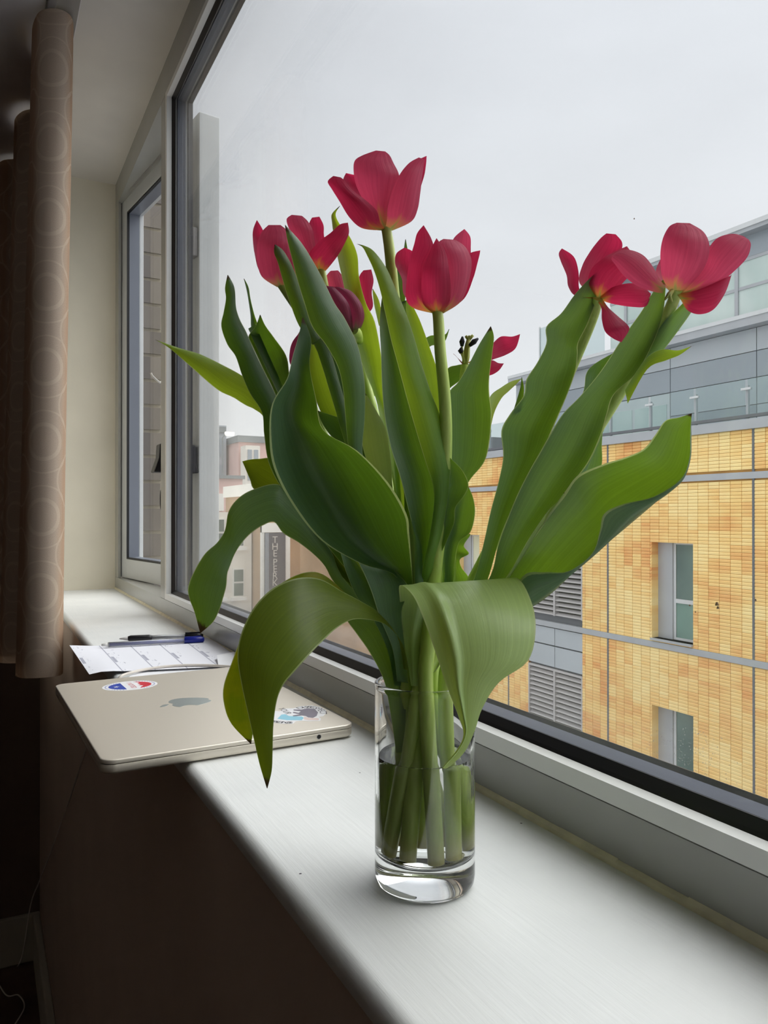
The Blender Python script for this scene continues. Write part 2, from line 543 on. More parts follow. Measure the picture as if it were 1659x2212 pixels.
def tag(o, label=None, cat=None, group=None, kind=None):
    for k, v in (('label', label), ('category', cat), ('group', group), ('kind', kind)):
        if v:
            o[k] = v
    return o
def empty(name, loc, label=None, cat=None, group=None, kind=None):
    o = bpy.data.objects.new(name, None)
    o.empty_display_size = 0.02
    COL.objects.link(o)
    o.location = loc
    return tag(o, label, cat, group, kind)
def wloc(o):
    v = Vector((0, 0, 0))
    while o is not None:
        v = v + o.location
        o = o.parent
    return v
def link(name, me, mat, parent=None, smooth=False, loc=None):
    """mesh data in world coordinates -> object whose origin stays meaningful under its parent"""
    o = bpy.data.objects.new(name, me)
    COL.objects.link(o)
    if mat and not me.materials:
        me.materials.append(MATS[mat])
    if smooth:
        for p in me.polygons:
            p.use_smooth = True
    if parent is not None:
        o.parent = parent
        o.location = (loc if loc is not None else Vector((0, 0, 0))) - wloc(parent)
    elif loc is not None:
        o.location = loc
    return o
class MB:
    def __init__(self):
        self.v, self.f = [], []
    def add(self, vs, fs):
        b = len(self.v)
        self.v += [tuple(x) for x in vs]
        self.f += [tuple(i + b for i in f) for f in fs]
        return self
    def box(self, x0, x1, y0, y1, z0, z1):
        vs = [(x, y, z) for x in (x0, x1) for y in (y0, y1) for z in (z0, z1)]
        return self.add(vs, [(0, 1, 3, 2), (4, 6, 7, 5), (0, 4, 5, 1), (2, 3, 7, 6), (0, 2, 6, 4), (1, 5, 7, 3)])
    def obox(self, o, ax, ay, az):
        o, ax, ay, az = Vector(o), Vector(ax), Vector(ay), Vector(az)
        vs = [o + ax * i + ay * j + az * k for i in (0, 1) for j in (0, 1) for k in (0, 1)]
        return self.add(vs, [(0, 1, 3, 2), (4, 6, 7, 5), (0, 4, 5, 1), (2, 3, 7, 6), (0, 2, 6, 4), (1, 5, 7, 3)])
    def prism(self, poly, a, b, axis='y'):
        """poly in the plane across the axis, swept from a to b"""
        n = len(poly)
        def pt(p, s):
            return {'y': (p[0], s, p[1]), 'x': (s, p[0], p[1]), 'z': (p[0], p[1], s)}[axis]
        vs = [pt(p, a) for p in poly] + [pt(p, b) for p in poly]
        fs = [(i, (i + 1) % n, n + (i + 1) % n, n + i) for i in range(n)]
        fs += [tuple(range(n))[::-1], tuple(range(n, 2 * n))]
        return self.add(vs, fs)
    def tube(self, pts, rad, seg=10, cap=True):
        pts = [Vector(p) for p in pts]
        n = len(pts)
        rad = rad if isinstance(rad, (list, tuple)) else [rad] * n
        rings, up = [], None
        for i, p in enumerate(pts):
            t_ = (pts[min(i + 1, n - 1)] - pts[max(i - 1, 0)]).normalized()
            if up is None:
                up = Vector((0, 0, 1)) if abs(t_.z) < .9 else Vector((1, 0, 0))
            s = t_.cross(up).normalized()
            up = s.cross(t_).normalized()
            rings.append([p + (s * math.cos(2 * math.pi * k / seg) + up * math.sin(2 * math.pi * k / seg)) * rad[i] for k in range(seg)])
        vs = [q for r in rings for q in r]
        fs = [(i * seg + k, i * seg + (k + 1) % seg, (i + 1) * seg + (k + 1) % seg, (i + 1) * seg + k) for i in range(n - 1) for k in range(seg)]
        if cap:
            fs += [tuple(range(seg))[::-1], tuple((n - 1) * seg + k for k in range(seg))]
        return self.add(vs, fs)
    def lathe(self, prof, c, seg=64, closed=False):
        n = len(prof)
        vs = [(c[0] + r * math.cos(2 * math.pi * k / seg), c[1] + r * math.sin(2 * math.pi * k / seg), c[2] + z) for (r, z) in prof for k in range(seg)]
        fs = [(i * seg + k, i * seg + (k + 1) % seg, (i + 1) * seg + (k + 1) % seg, (i + 1) * seg + k) for i in range(n - 1) for k in range(seg)]
        return self.add(vs, fs)
    def mesh(self, name='mesh', fix=True):
        me = bpy.data.meshes.new(name)
        me.from_pydata(self.v, [], self.f)
        if fix:
            bm = bmesh.new()
            bm.from_mesh(me)
            bmesh.ops.remove_doubles(bm, verts=bm.verts, dist=1e-6)
            bmesh.ops.recalc_face_normals(bm, faces=bm.faces)
            bm.to_mesh(me)
            bm.free()
        me.update()
        return me
    def build(self, name, mat, parent=None, smooth=False, bevel=0.0, seg=2):
        me = self.mesh(name)
        if bevel:
            bm = bmesh.new()
            bm.from_mesh(me)
            ed = [e_ for e_ in bm.edges if len(e_.link_faces) == 2 and e_.calc_face_angle(0) > 0.5]
            bmesh.ops.bevel(bm, geom=ed, offset=bevel, segments=seg, affect='EDGES', profile=0.5)
            bm.to_mesh(me)
            bm.free()
        return link(name, me, mat, parent, smooth)
def box(name, mat, b, parent=None, bevel=0.0):
    return MB().box(*b).build(name, mat, parent, False, bevel)
def struct(o):
    o['kind'] = 'structure'
    return o
def catmull(pts, n):
    """pts: list of Vectors; returns list sampled n per span"""
    out_ = []
    m_ = len(pts)
    for i in range(m_ - 1):
        p0, p1, p2, p3 = pts[max(i - 1, 0)], pts[i], pts[i + 1], pts[min(i + 2, m_ - 1)]
        for k in range(n):
            s = k / n
            out_.append(0.5 * ((2 * p1) + (p2 - p0) * s + (2 * p0 - 5 * p1 + 4 * p2 - p3) * s * s + (3 * p1 - p0 - 3 * p2 + p3) * s ** 3))
    out_.append(pts[-1])
    return out_
def text_mesh(body, size, name='lettering', align='CENTER'):
    cu = bpy.data.curves.new('tmp_text', 'FONT')
    cu.body = body
    cu.size = size
    cu.align_x = align
    cu.resolution_u = 3
    o = bpy.data.objects.new('tmp_text', cu)
    COL.objects.link(o)
    bpy.context.view_layer.update()
    me = bpy.data.meshes.new_from_object(o.evaluated_get(bpy.context.evaluated_depsgraph_get()))
    bpy.data.objects.remove(o)
    bpy.data.curves.remove(cu)
    me.name = name
    return me
# ================================================================== THE ROOM
SE = 0.151            # inner edge of the sill
XF = 0.318            # room face of the window frame
YE = 2.178            # far end of the window recess
YN = -0.75            # near end of the recess
ZH = 1.092            # head of the recess
ZC = ZH                # ceiling
ZF = -1.09            # floor
RX, RY0, RY1 = -3.2, -3.0, 2.46
struct(box('floor', 'floor_wood', (RX, 0.2, RY0, RY1, ZF - 0.1, ZF)))
struct(box('ceiling', 'ceiling_paint', (RX, SE, RY0, RY1, ZC, ZC + 0.1)))
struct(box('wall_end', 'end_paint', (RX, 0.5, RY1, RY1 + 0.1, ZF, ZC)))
struct(box('wall_back', 'room_paint', (RX - 0.1, RX, RY0, RY1, ZF, ZC)))
struct(box('wall_near', 'room_paint', (RX, 0.5, RY0 - 0.1, RY0, ZF, ZC)))
ww = struct(empty('wall_window', (0.3, 0.9, ZF)))
box('wall_below', 'below_paint', (0.1505, 0.366, RY0, RY1, ZF, -0.0165), ww)
box('pier', 'reveal_paint', (SE, 0.33, YE, RY1, -0.0165, ZC), ww)
box('pier', 'reveal_paint', (SE, 0.33, RY0, YN, -0.0165, ZC), ww)
box('lintel', 'soffit_paint', (SE, 0.368, YN, YE, ZH, ZH + .1), ww)
# sill with rounded nose
r = 0.0075
prof = [(0.366, -0.017), (SE - 0.004, -0.017)]
for k in range(9):
    a = math.radians(180 - 90 * k / 8.0)
    prof.append((SE + r * math.cos(a), -r + r * math.sin(a)))
prof.append((SE + 0.002, 0.0))
prof.append((0.366, 0.0))
sill = struct(MB().prism(prof, YN, YE).build('trim_1', 'sill_paint'))
sill['label'] = 'white painted window sill with rounded front edge'
for p in sill.data.polygons:
    p.use_smooth = abs(p.normal.y) < 0.5
sill.data.set_sharp_from_angle(angle=math.radians(35))
struct(box('baseboard_end', 'skirting_paint', (RX, 0.1505, RY1 - 0.018, RY1, ZF, ZF + 0.135), None, 0.004))
struct(box('baseboard_window', 'skirting_paint', (0.1325, 0.1505, RY0, RY1 - 0.018, ZF, ZF + 0.135), None, 0.004))

# ------------------------------------------------------------------ main window
YM0, YM1 = -0.62, 1.531        # bead line of the fixed light
ZB, ZT = 0.034, 1.0256
w1 = struct(empty('window_1', (0.34, 0.4, 0.0)))
fr_ = MB()
fr_.box(XF, 0.366, YN, YE, 0.004, ZB - 0.0015)                 # bottom rail
fr_.box(XF, 0.366, YN, YE, ZT + 0.0015, ZH)                    # head
fr_.box(XF, 0.366, YN, YM0 - 0.0015, ZB - 0.0015, ZT + 0.0015)
fr_.build('frame', 'frame_paint', w1)
box('mullion', 'frame_paint', (XF, 0.366, YM1 + 0.0015, 1.579, ZB - 0.0015, ZT + 0.0015), w1, 0.0012)
box('end_jamb', 'frame_paint', (XF, 0.3252, 2.128, YE, ZB - 0.0015, ZT + 0.0015), w1, 0.0012)
# sealant line between sill and frame
pts = []
g = MB()
n = 60
rnd = random.Random(3)
for i in range(n):
    y0, y1 = YN + (YE - YN) * i / n, YN + (YE - YN) * (i + 1) / n
    a = 0.0042 + rnd.uniform(-0.0006, 0.0006)
    g.prism([(XF - 0.0035, -0.001), (XF + 0.003, -0.001), (XF + 0.003, 0.0055), (XF - 0.0002, a), (XF - 0.0022, 0.0025)], y0, y1)
g.build('sealant_bead', 'sealant', w1)
def ring_frame(name, mat, y0, y1, z0, z1, prof_, parent):
    """prof_: list of (inset from the opening edge, x); swept round the rectangle with mitred corners"""
    b = MB()
    loops = []
    for (ins, x) in prof_:
        loops.append([(x, y0 + ins, z0 + ins), (x, y1 - ins, z0 + ins), (x, y1 - ins, z1 - ins), (x, y0 + ins, z1 - ins)])
    vs = [q for l_ in loops for q in l_]
    k = len(prof_)
    fs = []
    for i in range(k):
        j = (i + 1) % k
        for s in range(4):
            t_ = (s + 1) % 4
            fs.append((i * 4 + s, i * 4 + t_, j * 4 + t_, j * 4 + s))
    return b.add(vs, fs).build(name, mat, parent)
ring_frame('glazing_bead', 'bead_paint', YM0, YM1, ZB, ZT, [(0, 0.3165), (0.0112, 0.3165), (0.0114, 0.327), (0.012, 0.331), (0.012, 0.357), (0, 0.357)], w1)
ring_frame('inner_gasket', 'gasket_rubber', YM0, YM1, ZB, ZT, [(0.0112, 0.326), (0.0135, 0.3275), (0.0185, 0.3315), (0.0185, 0.3325), (0.0112, 0.3325)], w1)
ring_frame('spacer_bar', 'spacer_metal', YM0, YM1, ZB, ZT, [(0.012, 0.3362), (0.017, 0.3362), (0.017, 0.352), (0.012, 0.352)], w1)
ring_frame('outer_gasket', 'gasket_rubber', YM0, YM1, ZB, ZT, [(0.0, 0.3572), (0.0185, 0.3572), (0.0150, 0.3665), (0.0, 0.3665)], w1)
box('pane', 'window_glass', (0.3325, 0.3362, YM0 + 0.013, YM1 - 0.013, ZB + 0.013, ZT - 0.013), w1)
box('pane', 'window_glass', (0.352, 0.356, YM0 + 0.013, YM1 - 0.013, ZB + 0.013, ZT - 0.013), w1)
rd = random.Random(11)
def on_pane(px, py, x):
    r_ = FWD + (px - CX) / F_PX * RGT - (py - CY) / F_PX * UPV
    return CAM + r_ * (x / r_.x)
dm = MB()
for k in range(420):
    px, py = (rd.gauss(1470, 45), rd.uniform(1570, 1715)) if k < 300 else (rd.uniform(1150, 1640), rd.uniform(1560, 1740))
    c_ = on_pane(px, py, 0.3562)
    if c_.z < ZB + .02:
        continue
    rr = rd.uniform(.00010, .00026)
    ring = [Vector((0, math.cos(a_) * rr, math.sin(a_) * rr * 1.25)) for a_ in [2 * math.pi * i / 8 for i in range(8)]]
    vs = [c_ + q_ for q_ in ring] + [c_ + q_ * .6 + Vector((rr * .45, 0, 0)) for q_ in ring] + [c_ + Vector((rr * .6, 0, 0))]
    dm.add(vs, [(i, (i + 1) % 8, 8 + (i + 1) % 8, 8 + i) for i in range(8)] + [(8 + i, 8 + (i + 1) % 8, 16) for i in range(8)] + [tuple(range(8))[::-1]])
o = dm.build('raindrops', 'water', w1, True)
o['kind'] = 'stuff'
for px, py, rr in ((1549, 1308, .0011), (1551, 1315, .0008), (1632, 1298, .0006), (1502, 1323, .0004), (1490, 1309, .0005), (1370, 473, .0004), (1352, 652, .0004)):
    c_ = on_pane(px, py, 0.3566)
    MB().tube([c_, c_ + Vector((.0002, rr * .3, rr * 1.6))], [rr, rr * .5], 7).build('dirt_speck', 'dry_dirt', w1)
# ------------------------------------------------------------------ opened casement
w2 = struct(empty('window_2', (0.345, 2.13, ZB)))
AL = math.radians(7.75)
HX, HY = 0.3265, 2.143
W = 0.548
S_ = Vector((math.sin(AL), -math.cos(AL), 0))        # along the sash from hinge to free edge
N_ = Vector((math.cos(AL), math.sin(AL), 0))         # outwards
ZS0, ZS1 = 0.034, 1.042
def sb(b, s0, s1, n0, n1, z0, z1):
    o = Vector((HX, HY, 0)) + S_ * s0 + N_ * n0
    o.z = z0
    b.obox(o, S_ * (s1 - s0), N_ * (n1 - n0), Vector((0, 0, z1 - z0)))
    return b
sw = 0.05
sb(MB(), 0, sw, 0, .045, ZS0, ZS1).build('stile', 'sash_paint', w2, False, .0015)
sb(MB(), W - sw, W, 0, .045, ZS0, ZS1).build('stile', 'sash_paint', w2, False, .0015)
sb(MB(), sw, W - sw, 0, .045, ZS0, ZS0 + sw).build('rail', 'sash_paint', w2, False, .0015)
sb(MB(), sw, W - sw, 0, .045, ZS1 - sw, ZS1).build('rail', 'sash_paint', w2, False, .0015)
def sash_ring(name, mat, ins0, ins1, n0, n1):
    g_ = MB()
    sb(g_, sw + ins0, sw + ins1, n0, n1, ZS0 + sw + ins0, ZS1 - sw - ins0)
    sb(g_, W - sw - ins1, W - sw - ins0, n0, n1, ZS0 + sw + ins0, ZS1 - sw - ins0)
    sb(g_, sw + ins1, W - sw - ins1, n0, n1, ZS0 + sw + ins0, ZS0 + sw + ins1)
    sb(g_, sw + ins1, W - sw - ins1, n0, n1, ZS1 - sw - ins1, ZS1 - sw - ins0)
    g_.build(name, mat, w2)
sash_ring('gasket', 'gasket_rubber', 0.0, .004, .001, .006)
sash_ring('glazing_bead', 'sash_bead', 0.0, .005, .006, .032)
sb(MB(), sw, W - sw, .032, .036, ZS0 + sw, ZS1 - sw).build('pane', 'window_glass', w2)
# black restrictor block on the inner face of the free stile, small pull, keeper, bent white tie
hb = MB()
zc0, zc1 = 0.286, 0.345
p0 = Vector((HX, HY, 0)) + S_ * (W - 0.03)
a0 = p0 + N_ * -0.004
def hp(x, y, z):
    return (x, y, z)
poly = [(0.309, zc0), (0.402, zc0), (0.397, zc0 + .016), (0.3965, zc0 + .03), (0.394, zc1), (0.321, zc1), (0.319, zc0 + .03), (0.313, zc0 + .012)]
hb.prism(poly, 1.602, 1.640)
hb.build('restrictor', 'black_plastic', w2, False, .003)
b = MB()
cc = P(349, 1080, 1.60)
b.tube([cc + Vector((0, 0, .02 * math.sin(a) )) + S_ * .0045 * math.cos(a) for a in [2 * math.pi * k / 16 for k in range(17)]], .0022, 6, False)
b.build('pull_ring', 'black_plastic', w2, True)
b = MB()
b.tube([P(326, 806, 1.62), P(329, 812, 1.62), P(338, 821, 1.63), P(346, 827, 1.64), P(356, 819, 1.66)], .0022, 6)
b.build('cable_tie', 'white_plastic', w2, True)
b = MB()
sb(b, W - .03, W - .006, -.012, 0, .74, .80)
b.build('keeper', 'rail_metal', w2, False, .002)
b = MB()
sb(b, .10, .42, -.012, -.006, ZS1 - .016, ZS1 - .002)
b.build('stay_arm', 'rail_metal', w2)
# ------------------------------------------------------------------ brick jamb outside the window
wo = struct(empty('wall_outside', (0.42, 2.36, -0.4)))
box('mortar_bed', 'mortar', (0.331, 0.477, 2.345, 2.60, -0.4, 1.7), wo)
bm_ = MB().box(-.0695, .0695, -.006, .01, -.0325, .0325).mesh('brick')
bm_.materials.append(MATS['stock_brick'])
half = MB().box(-.032, .032, -.006, .01, -.0325, .0325).mesh('brick')
half.materials.append(MATS['stock_brick'])
for i in range(26):
    z = -0.34 + i * 0.075
    dx = rnd.uniform(-.003, .003)
    if i % 2:
        link('brick', bm_, None, wo, loc=Vector((0.403 + dx, 2.345, z)))
    else:
        link('brick', half, None, wo, loc=Vector((0.366 + dx, 2.345, z)))
        link('brick', half, None, wo, loc=Vector((0.440 + dx, 2.345, z)))
box('outer_leaf', 'mortar', (0.425, 0.477, 2.36, 4.0, -10, 6), wo)

# ------------------------------------------------------------------ curtain
path = [(0.139, 1.56), (0.140, 1.50), (0.132, 1.458), (0.112, 1.445), (0.088, 1.452), (0.070, 1.478), (0.064, 1.54), (0.078, 1.62), (0.106, 1.69),
        (0.118, 1.75), (0.098, 1.81), (0.060, 1.85), (0.045, 1.91), (0.070, 1.97), (0.104, 2.01), (0.100, 2.07), (0.060, 2.10), (0.022, 2.13), (0.012, 2.19),
        (0.045, 2.24), (0.082, 2.28), (0.075, 2.33), (0.030, 2.36)]
ctl = catmull([Vector((x, y, 0)) for x, y in path], 6)
def curtain_sheet(off, ztop, zbot_f, spread):
    arc, vs, uvs = 0.0, [], []
    rows = 28
    nrm = []
    for i, p in enumerate(ctl):
        a, b2 = ctl[max(i - 1, 0)], ctl[min(i + 1, len(ctl) - 1)]
        t_ = (b2 - a).normalized()
        nrm.append(Vector((-t_.y, t_.x, 0)))
    for j in range(rows + 1):
        s = j / rows
        arc = 0.0
        for i, p in enumerate(ctl):
            if i:
                arc += (ctl[i] - ctl[i - 1]).length
            q = p + nrm[i] * off
            zb = zbot_f(p.y)
            z = ztop + (zb - ztop) * s
            c_ = Vector((0.09, p.y, 0))
            k = 1.0 + spread * (1 - s) * -0.12 + 0.05 * math.sin(p.y * 23 + s * 3.0) * s
            x = 0.084 + (q.x - 0.084) * k + (0.012 - 0.022 * s)
            vs.append((x, q.y, z))
            uvs.append((arc, z))
    nx = len(ctl)
    fs = [(j * nx + i, j * nx + i + 1, (j + 1) * nx + i + 1, (j + 1) * nx + i) for j in range(rows) for i in range(nx - 1)]
    me = bpy.data.meshes.new('curtain')
    me.from_pydata(vs, [], fs)
    ul = me.uv_layers.new(name='UVMap')
    for lp in me.loops:
        ul.data[lp.index].uv = uvs[lp.vertex_index]
    return me
cu = empty('curtain', (0.08, 1.75, -0.1), 'brown curtain woven with pale rings, drawn back beside the window', 'curtain')
link('fabric', curtain_sheet(0.0, 1.079, lambda y: -0.082 - (y - 1.45) * 0.1, 1.0), 'curtain_fabric', cu, True)
link('lining', curtain_sheet(-0.006, 1.069, lambda y: -0.06 - (y - 1.45) * 0.1, 1.0), 'lining_cloth', cu, True)
rl = empty('curtain_rail', (0.1, 0.7, 1.1), 'grey metal curtain rail fixed above the window recess', 'curtain rail')
box('track', 'rail_metal', (0.098, 0.112, YN, 2.42, 1.080, 1.088), rl, .002)
box('mounting_board', 'rail_metal', (0.096, 0.149, YN, 2.42, 1.088, ZC), rl)
for y in [1.46 + .105 * k for k in range(9)]:
    box('glider', 'rail_metal', (0.101, 0.107, y - .003, y + .003, 1.066, 1.0798), cu)

# ================================================================== OUTSIDE
GZ = -10.5
struct(box('ground', 'asphalt', (0.5, 400, -60, 500, GZ - 0.5, GZ)))
tag(box('pavement', 'pavement_stone', (10.6, 14.8, -5, 45, GZ, GZ + 0.14)), 'pale stone pavement in front of the yellow tiled building', 'pavement')
# ---- tiled building across the street
XB = 15.0
bd = empty('tiled_building', (XB + 2, 17, GZ), 'yellow terracotta tiled building with grey bands and glazed upper floor across the street', 'building')
Y0B, Y1B = 5.5, 25.2
ZTOP = 2.10
bands = [1.08, -3.05, -7.2]                       # centre heights of the grey bands
joints = [6.77, 11.2, 15.63, 20.06, 24.49]
openings = [(12.82, 14.1, -2.891, -0.476), (12.82, 14.1, -7.077, -4.5815), (21.7, 23.0, -2.891, -0.476), (21.7, 23.0, -7.077, -4.5815)]
bay = (16.63, 19.05, -9.5, -0.3955)
# masonry behind the tiles: strips around the openings
def wall_cells(y0, y1, z0, z1, holes):
    ys = sorted({y0, y1, *[h[0] for h in holes], *[h[1] for h in holes]})
    zs = sorted({z0, z1, *[h[2] for h in holes], *[h[3] for h in holes]})
    for a, b2 in zip(ys, ys[1:]):
        for c, d_ in zip(zs, zs[1:]):
            cy_, cz_ = (a + b2) / 2, (c + d_) / 2
            if not any(h[0] < cy_ < h[1] and h[2] < cz_ < h[3] for h in holes):
                yield a, b2, c, d_
mb = MB()
for a, b2, c, d_ in wall_cells(Y0B, Y1B, GZ, ZTOP, openings + [bay]):
    mb.box(XB + 0.012, XB + 0.4, a, b2, c, d_)
mb.build('wall_core', 'tile_joint', bd)
for zb in bands:
    box('band', 'grey_metal', (XB - 0.03, XB + 0.1, Y0B, Y1B, zb - 0.075, zb + 0.075), bd)
for yj in joints:
    box('movement_joint', 'dark_joint', (XB - 0.012, XB + 0.05, yj - 0.03, yj + 0.03, GZ, ZTOP), bd)
# tiles, stack bonded, chamfered upper edge
TW, THT = 0.2953, 0.0805
tile = MB().prism([(0.02, 0.0), (-0.006, 0.0), (-0.010, 0.050), (0.004, 0.0745), (0.02, 0.0745)], 0.006, TW - 0.006).mesh('brick')
tile.materials.append(MATS['terracotta_tile'])
cells, cut = [], []
zstart = bands[1] - 0.075
for k0, k1 in zip(joints, joints[1:]):
    for c in range(15):
        y = k0 + c * TW
        z = ZTOP - THT
        while z > -8.6:
            ok = True
            for (a, b2, c0, d_) in openings + [bay]:
                if y + TW > a + .02 and y < b2 - .02 and z + THT > c0 + .01 and z < d_ - .01:
                    ok = False
            for zb in bands:
                if z < zb + .075 and z + THT > zb - .075:
                    ok = False
            if ok:
                cells.append((y, z))
            elif not any(z < zb + .075 and z + THT > zb - .075 for zb in bands):
                for (a, b2, c0, d_) in openings + [bay]:
                    if y + TW > a + .02 and y < b2 - .02 and z + THT > c0 + .01 and z < d_ - .01:
                        if y < a - .03:
                            cut.append((y + .006, a - .001, z))
                        elif y + TW > b2 + .03:
                            cut.append((b2 + .001, y + TW - .006, z))
            z -= THT
def seen(c):
    v_ = Vector((XB, c[0], c[1])) - CAM
    dd_ = v_.dot(FWD)
    x, y = CX + F_PX * v_.dot(RGT) / dd_, CY - F_PX * v_.dot(UPV) / dd_
    return 1150 < x < 1665 and 880 < y < 1760
vis = sorted([c for c in cells if seen(c) and c[0] < 13.4], key=lambda c: (c[0] ** 2 + XB ** 2 + c[1] ** 2))
near = set(vis[:300])
for c in vis[:300]:
    link('brick', tile, None, bd, loc=Vector((XB, c[0], c[1])))
rest = MB()
tv = [tuple(v.co) for v in tile.vertices]
tf = [tuple(p.vertices) for p in tile.polygons]
for c in cells:
    if c not in near:
        rest.add([(x + XB, y + c[0], z + c[1]) for x, y, z in tv], tf)
for (a, b2, z) in cut:
    rest.prism([(XB + 0.02, z), (XB - 0.006, z), (XB - 0.010, z + 0.050), (XB + 0.004, z + 0.0745), (XB + 0.02, z + 0.0745)], a, b2)
me = rest.mesh('brick_field', fix=True)
o = link('brick_field', me, 'terracotta_tile', bd)
o['kind'] = 'stuff'
# windows with a grey side panel
def tiled_window(y0, y1, z0, z1, glass, frac=0.36):
    w = MB()
    ym = y1 - (y1 - y0) * frac
    xg = XB + 0.26
    w.box(xg, xg + .06, y0, ym, z1 - .05, z1)
    w.box(xg, xg + .06, y0, ym, z0, z0 + .06)
    w.box(xg, xg + .06, y0, y0 + .05, z0 + .06, z1 - .05)
    w.box(xg, xg + .06, ym - .07, ym, z0 + .06, z1 - .05)
    zt = z0 + (z1 - z0) * 0.40
    w.box(xg - .01, xg + .06, y0 + .05, ym - .07, zt - .05, zt + .05)
    fo = w.build('window', 'white_frame', bd)
    box('pane', glass, (xg + .02, xg + .03, y0 + .05, ym - .07, zt + .05, z1 - .05), fo)
    box('pane', 'green_glazing' if glass != 'blind_glazing' else glass, (xg + .02, xg + .03, y0 + .05, ym - .07, z0 + .06, zt - .05), fo)
    box('side_panel', 'grey_metal', (xg - .04, xg + .06, ym, y1, z0, z1), bd)
    j = MB()
    j.box(XB + .004, xg + .05, y1 - .004, y1 + .02, z0, z1)
    j.box(XB + .004, xg + .05, y0 - .02, y0 + .004, z0, z1)
    j.box(XB + .004, xg + .05, y0, y1, z1 - .004, z1 + .02)
    j.build('reveal', 'terracotta_tile', bd)
    box('sill', 'grey_metal', (XB - 0.07, xg, y0, y1, z0 - .05, z0), bd)
tiled_window(*openings[0], 'dark_glazing')
tiled_window(*openings[1], 'dark_glazing')
tiled_window(*openings[2], 'blind_glazing')
tiled_window(*openings[3], 'dark_glazing')
# louvre bay
slat_me = {}
def louvre(y0, y1, z0, z1, pitch):
    box('louvre_backing', 'louvre_void', (XB + .14, XB + .2, y0, y1, z0, z1), bd)
    lf = MB()
    lf.box(XB - .01, XB + .14, y0, y0 + .05, z0, z1)
    lf.box(XB - .01, XB + .14, y1 - .05, y1, z0, z1)
    lf.box(XB - .01, XB + .14, (y0 + y1) / 2 - .035, (y0 + y1) / 2 + .035, z0, z1)
    lf.box(XB - .01, XB + .14, y0 + .05, (y0 + y1) / 2 - .035, z1 - .06, z1)
    lf.box(XB - .01, XB + .14, (y0 + y1) / 2 + .035, y1 - .05, z1 - .06, z1)
    lo = lf.build('louvre', 'louvre_metal', bd)
    wd = (y1 - y0) / 2 - .085
    key = round(wd, 3)
    if key not in slat_me:
        slat_me[key] = MB().prism([(0.0, 0.0), (0.012, 0.0), (0.11, 0.085), (0.098, 0.085)], 0, wd).mesh('slat')
        slat_me[key].materials.append(MATS['louvre_metal'])
    z = z0 + .02
    while z < z1 - .14:
        for ys in (y0 + .05, (y0 + y1) / 2 + .035):
            s_ = link('slat', slat_me[key], None, lo, loc=Vector((XB, ys, z)))
        z += pitch
ym0, ym1 = bay[0], bay[1]
louvre(ym0, ym1, -2.78, -0.40, 0.145)
louvre(ym0, ym1, -7.05, -4.36, 0.145)
louvre(ym0, ym1, -9.5, -7.35, 0.145)
for (za, zb_) in ((-3.66, -3.16), (-4.30, -3.70)):
    for (a, b2) in ((ym0, (ym0 + ym1) / 2 - .012), ((ym0 + ym1) / 2 + .012, ym1)):
        box('panel', 'grey_panel', (XB + .02, XB + .1, a, b2, za, zb_), bd)
box('panel_backing', 'dark_joint', (XB + .1, XB + .14, ym0, ym1, -4.36, -2.78), bd)
# roof terrace: coping, set back storeys, glass balustrade
box('coping', 'grey_metal', (XB - .08, XB + .5, Y0B, Y1B, ZTOP, ZTOP + .22), bd)
box('terrace_deck', 'grey_metal', (XB + .4, 17.2, Y0B, Y1B, ZTOP - .1, ZTOP + .1), bd)
box('base_rail', 'dark_joint', (XB + .0, XB + .08, Y0B, Y1B, ZTOP + .26, ZTOP + .33), bd)
yp = Y0B + .3
while yp < Y1B - 1.0:
    box('balustrade_panel', 'balustrade_glass', (XB + .03, XB + .045, yp + .04, yp + 1.36, ZTOP + .33, ZTOP + 1.12), bd)
    pst = box('post', 'grey_metal', (XB + .06, XB + .11, yp - .03, yp + .03, ZTOP + .2, ZTOP + .98), bd)
    MB().box(XB + .0, XB + .06, yp - .12, yp + .12, ZTOP + .88, ZTOP + .93).build('clamp', 'white_frame', pst)
    yp += 1.40
XS = 17.0
YS1 = 22.3
ZS_ = [2.1, 2.95, 3.62, 4.28, 4.86]
box('upper_core', 'dark_joint', (XS + .05, XS + 6, Y0B, YS1 - .02, ZTOP, 4.9), bd)
YS2 = 17.6
box('upper_core', 'dark_joint', (XS + .05, XS + 6, Y0B, YS2 - .02, 4.9, 7.2), bd)
for a in (17.65, 19.2):
    box('glass_screen', 'balustrade_glass', (XS - .2, XS - .185, a, a + 1.5, 5.14, 6.55), bd)
    box('screen_post', 'white_frame', (XS - .22, XS - .16, a + 1.5, a + 1.54, 5.14, 6.6), bd)
yy = [Y0B, 8.2, 10.75, 12.6, 15.3, 18.0, 20.2, YS1]
for a, b2 in zip(yy, yy[1:]):
    for c, d_ in zip(ZS_, ZS_[1:]):
        if 15.3 <= a < 18.0 and d_ < 3.7:
            continue
        box('panel', 'grey_panel' if (a * 3 + c) % 2 < 1.3 else 'slate_panel', (XS, XS + .06, a + .012, b2 - .012, c + .01, d_ - .01), bd)
wf = box('terrace_door', 'white_frame', (XS, XS + .05, 15.32, 17.98, 2.1, 3.6), bd)
for a in (15.42, 16.72):
    box('pane', 'pale_glazing', (XS - .02, XS, a, a + 1.18, 2.16, 3.30), wf)
box('cornice', 'grey_metal', (XS - .35, XS + .2, Y0B, YS1, 4.86, 5.10), bd)
box('cornice_lip', 'white_frame', (XS - .37, XS - .30, Y0B, YS1, 5.06, 5.16), bd)
zz = [5.14, 5.92, 6.60]
ya = Y0B
k = 0
wds = [1.35, 0.35]
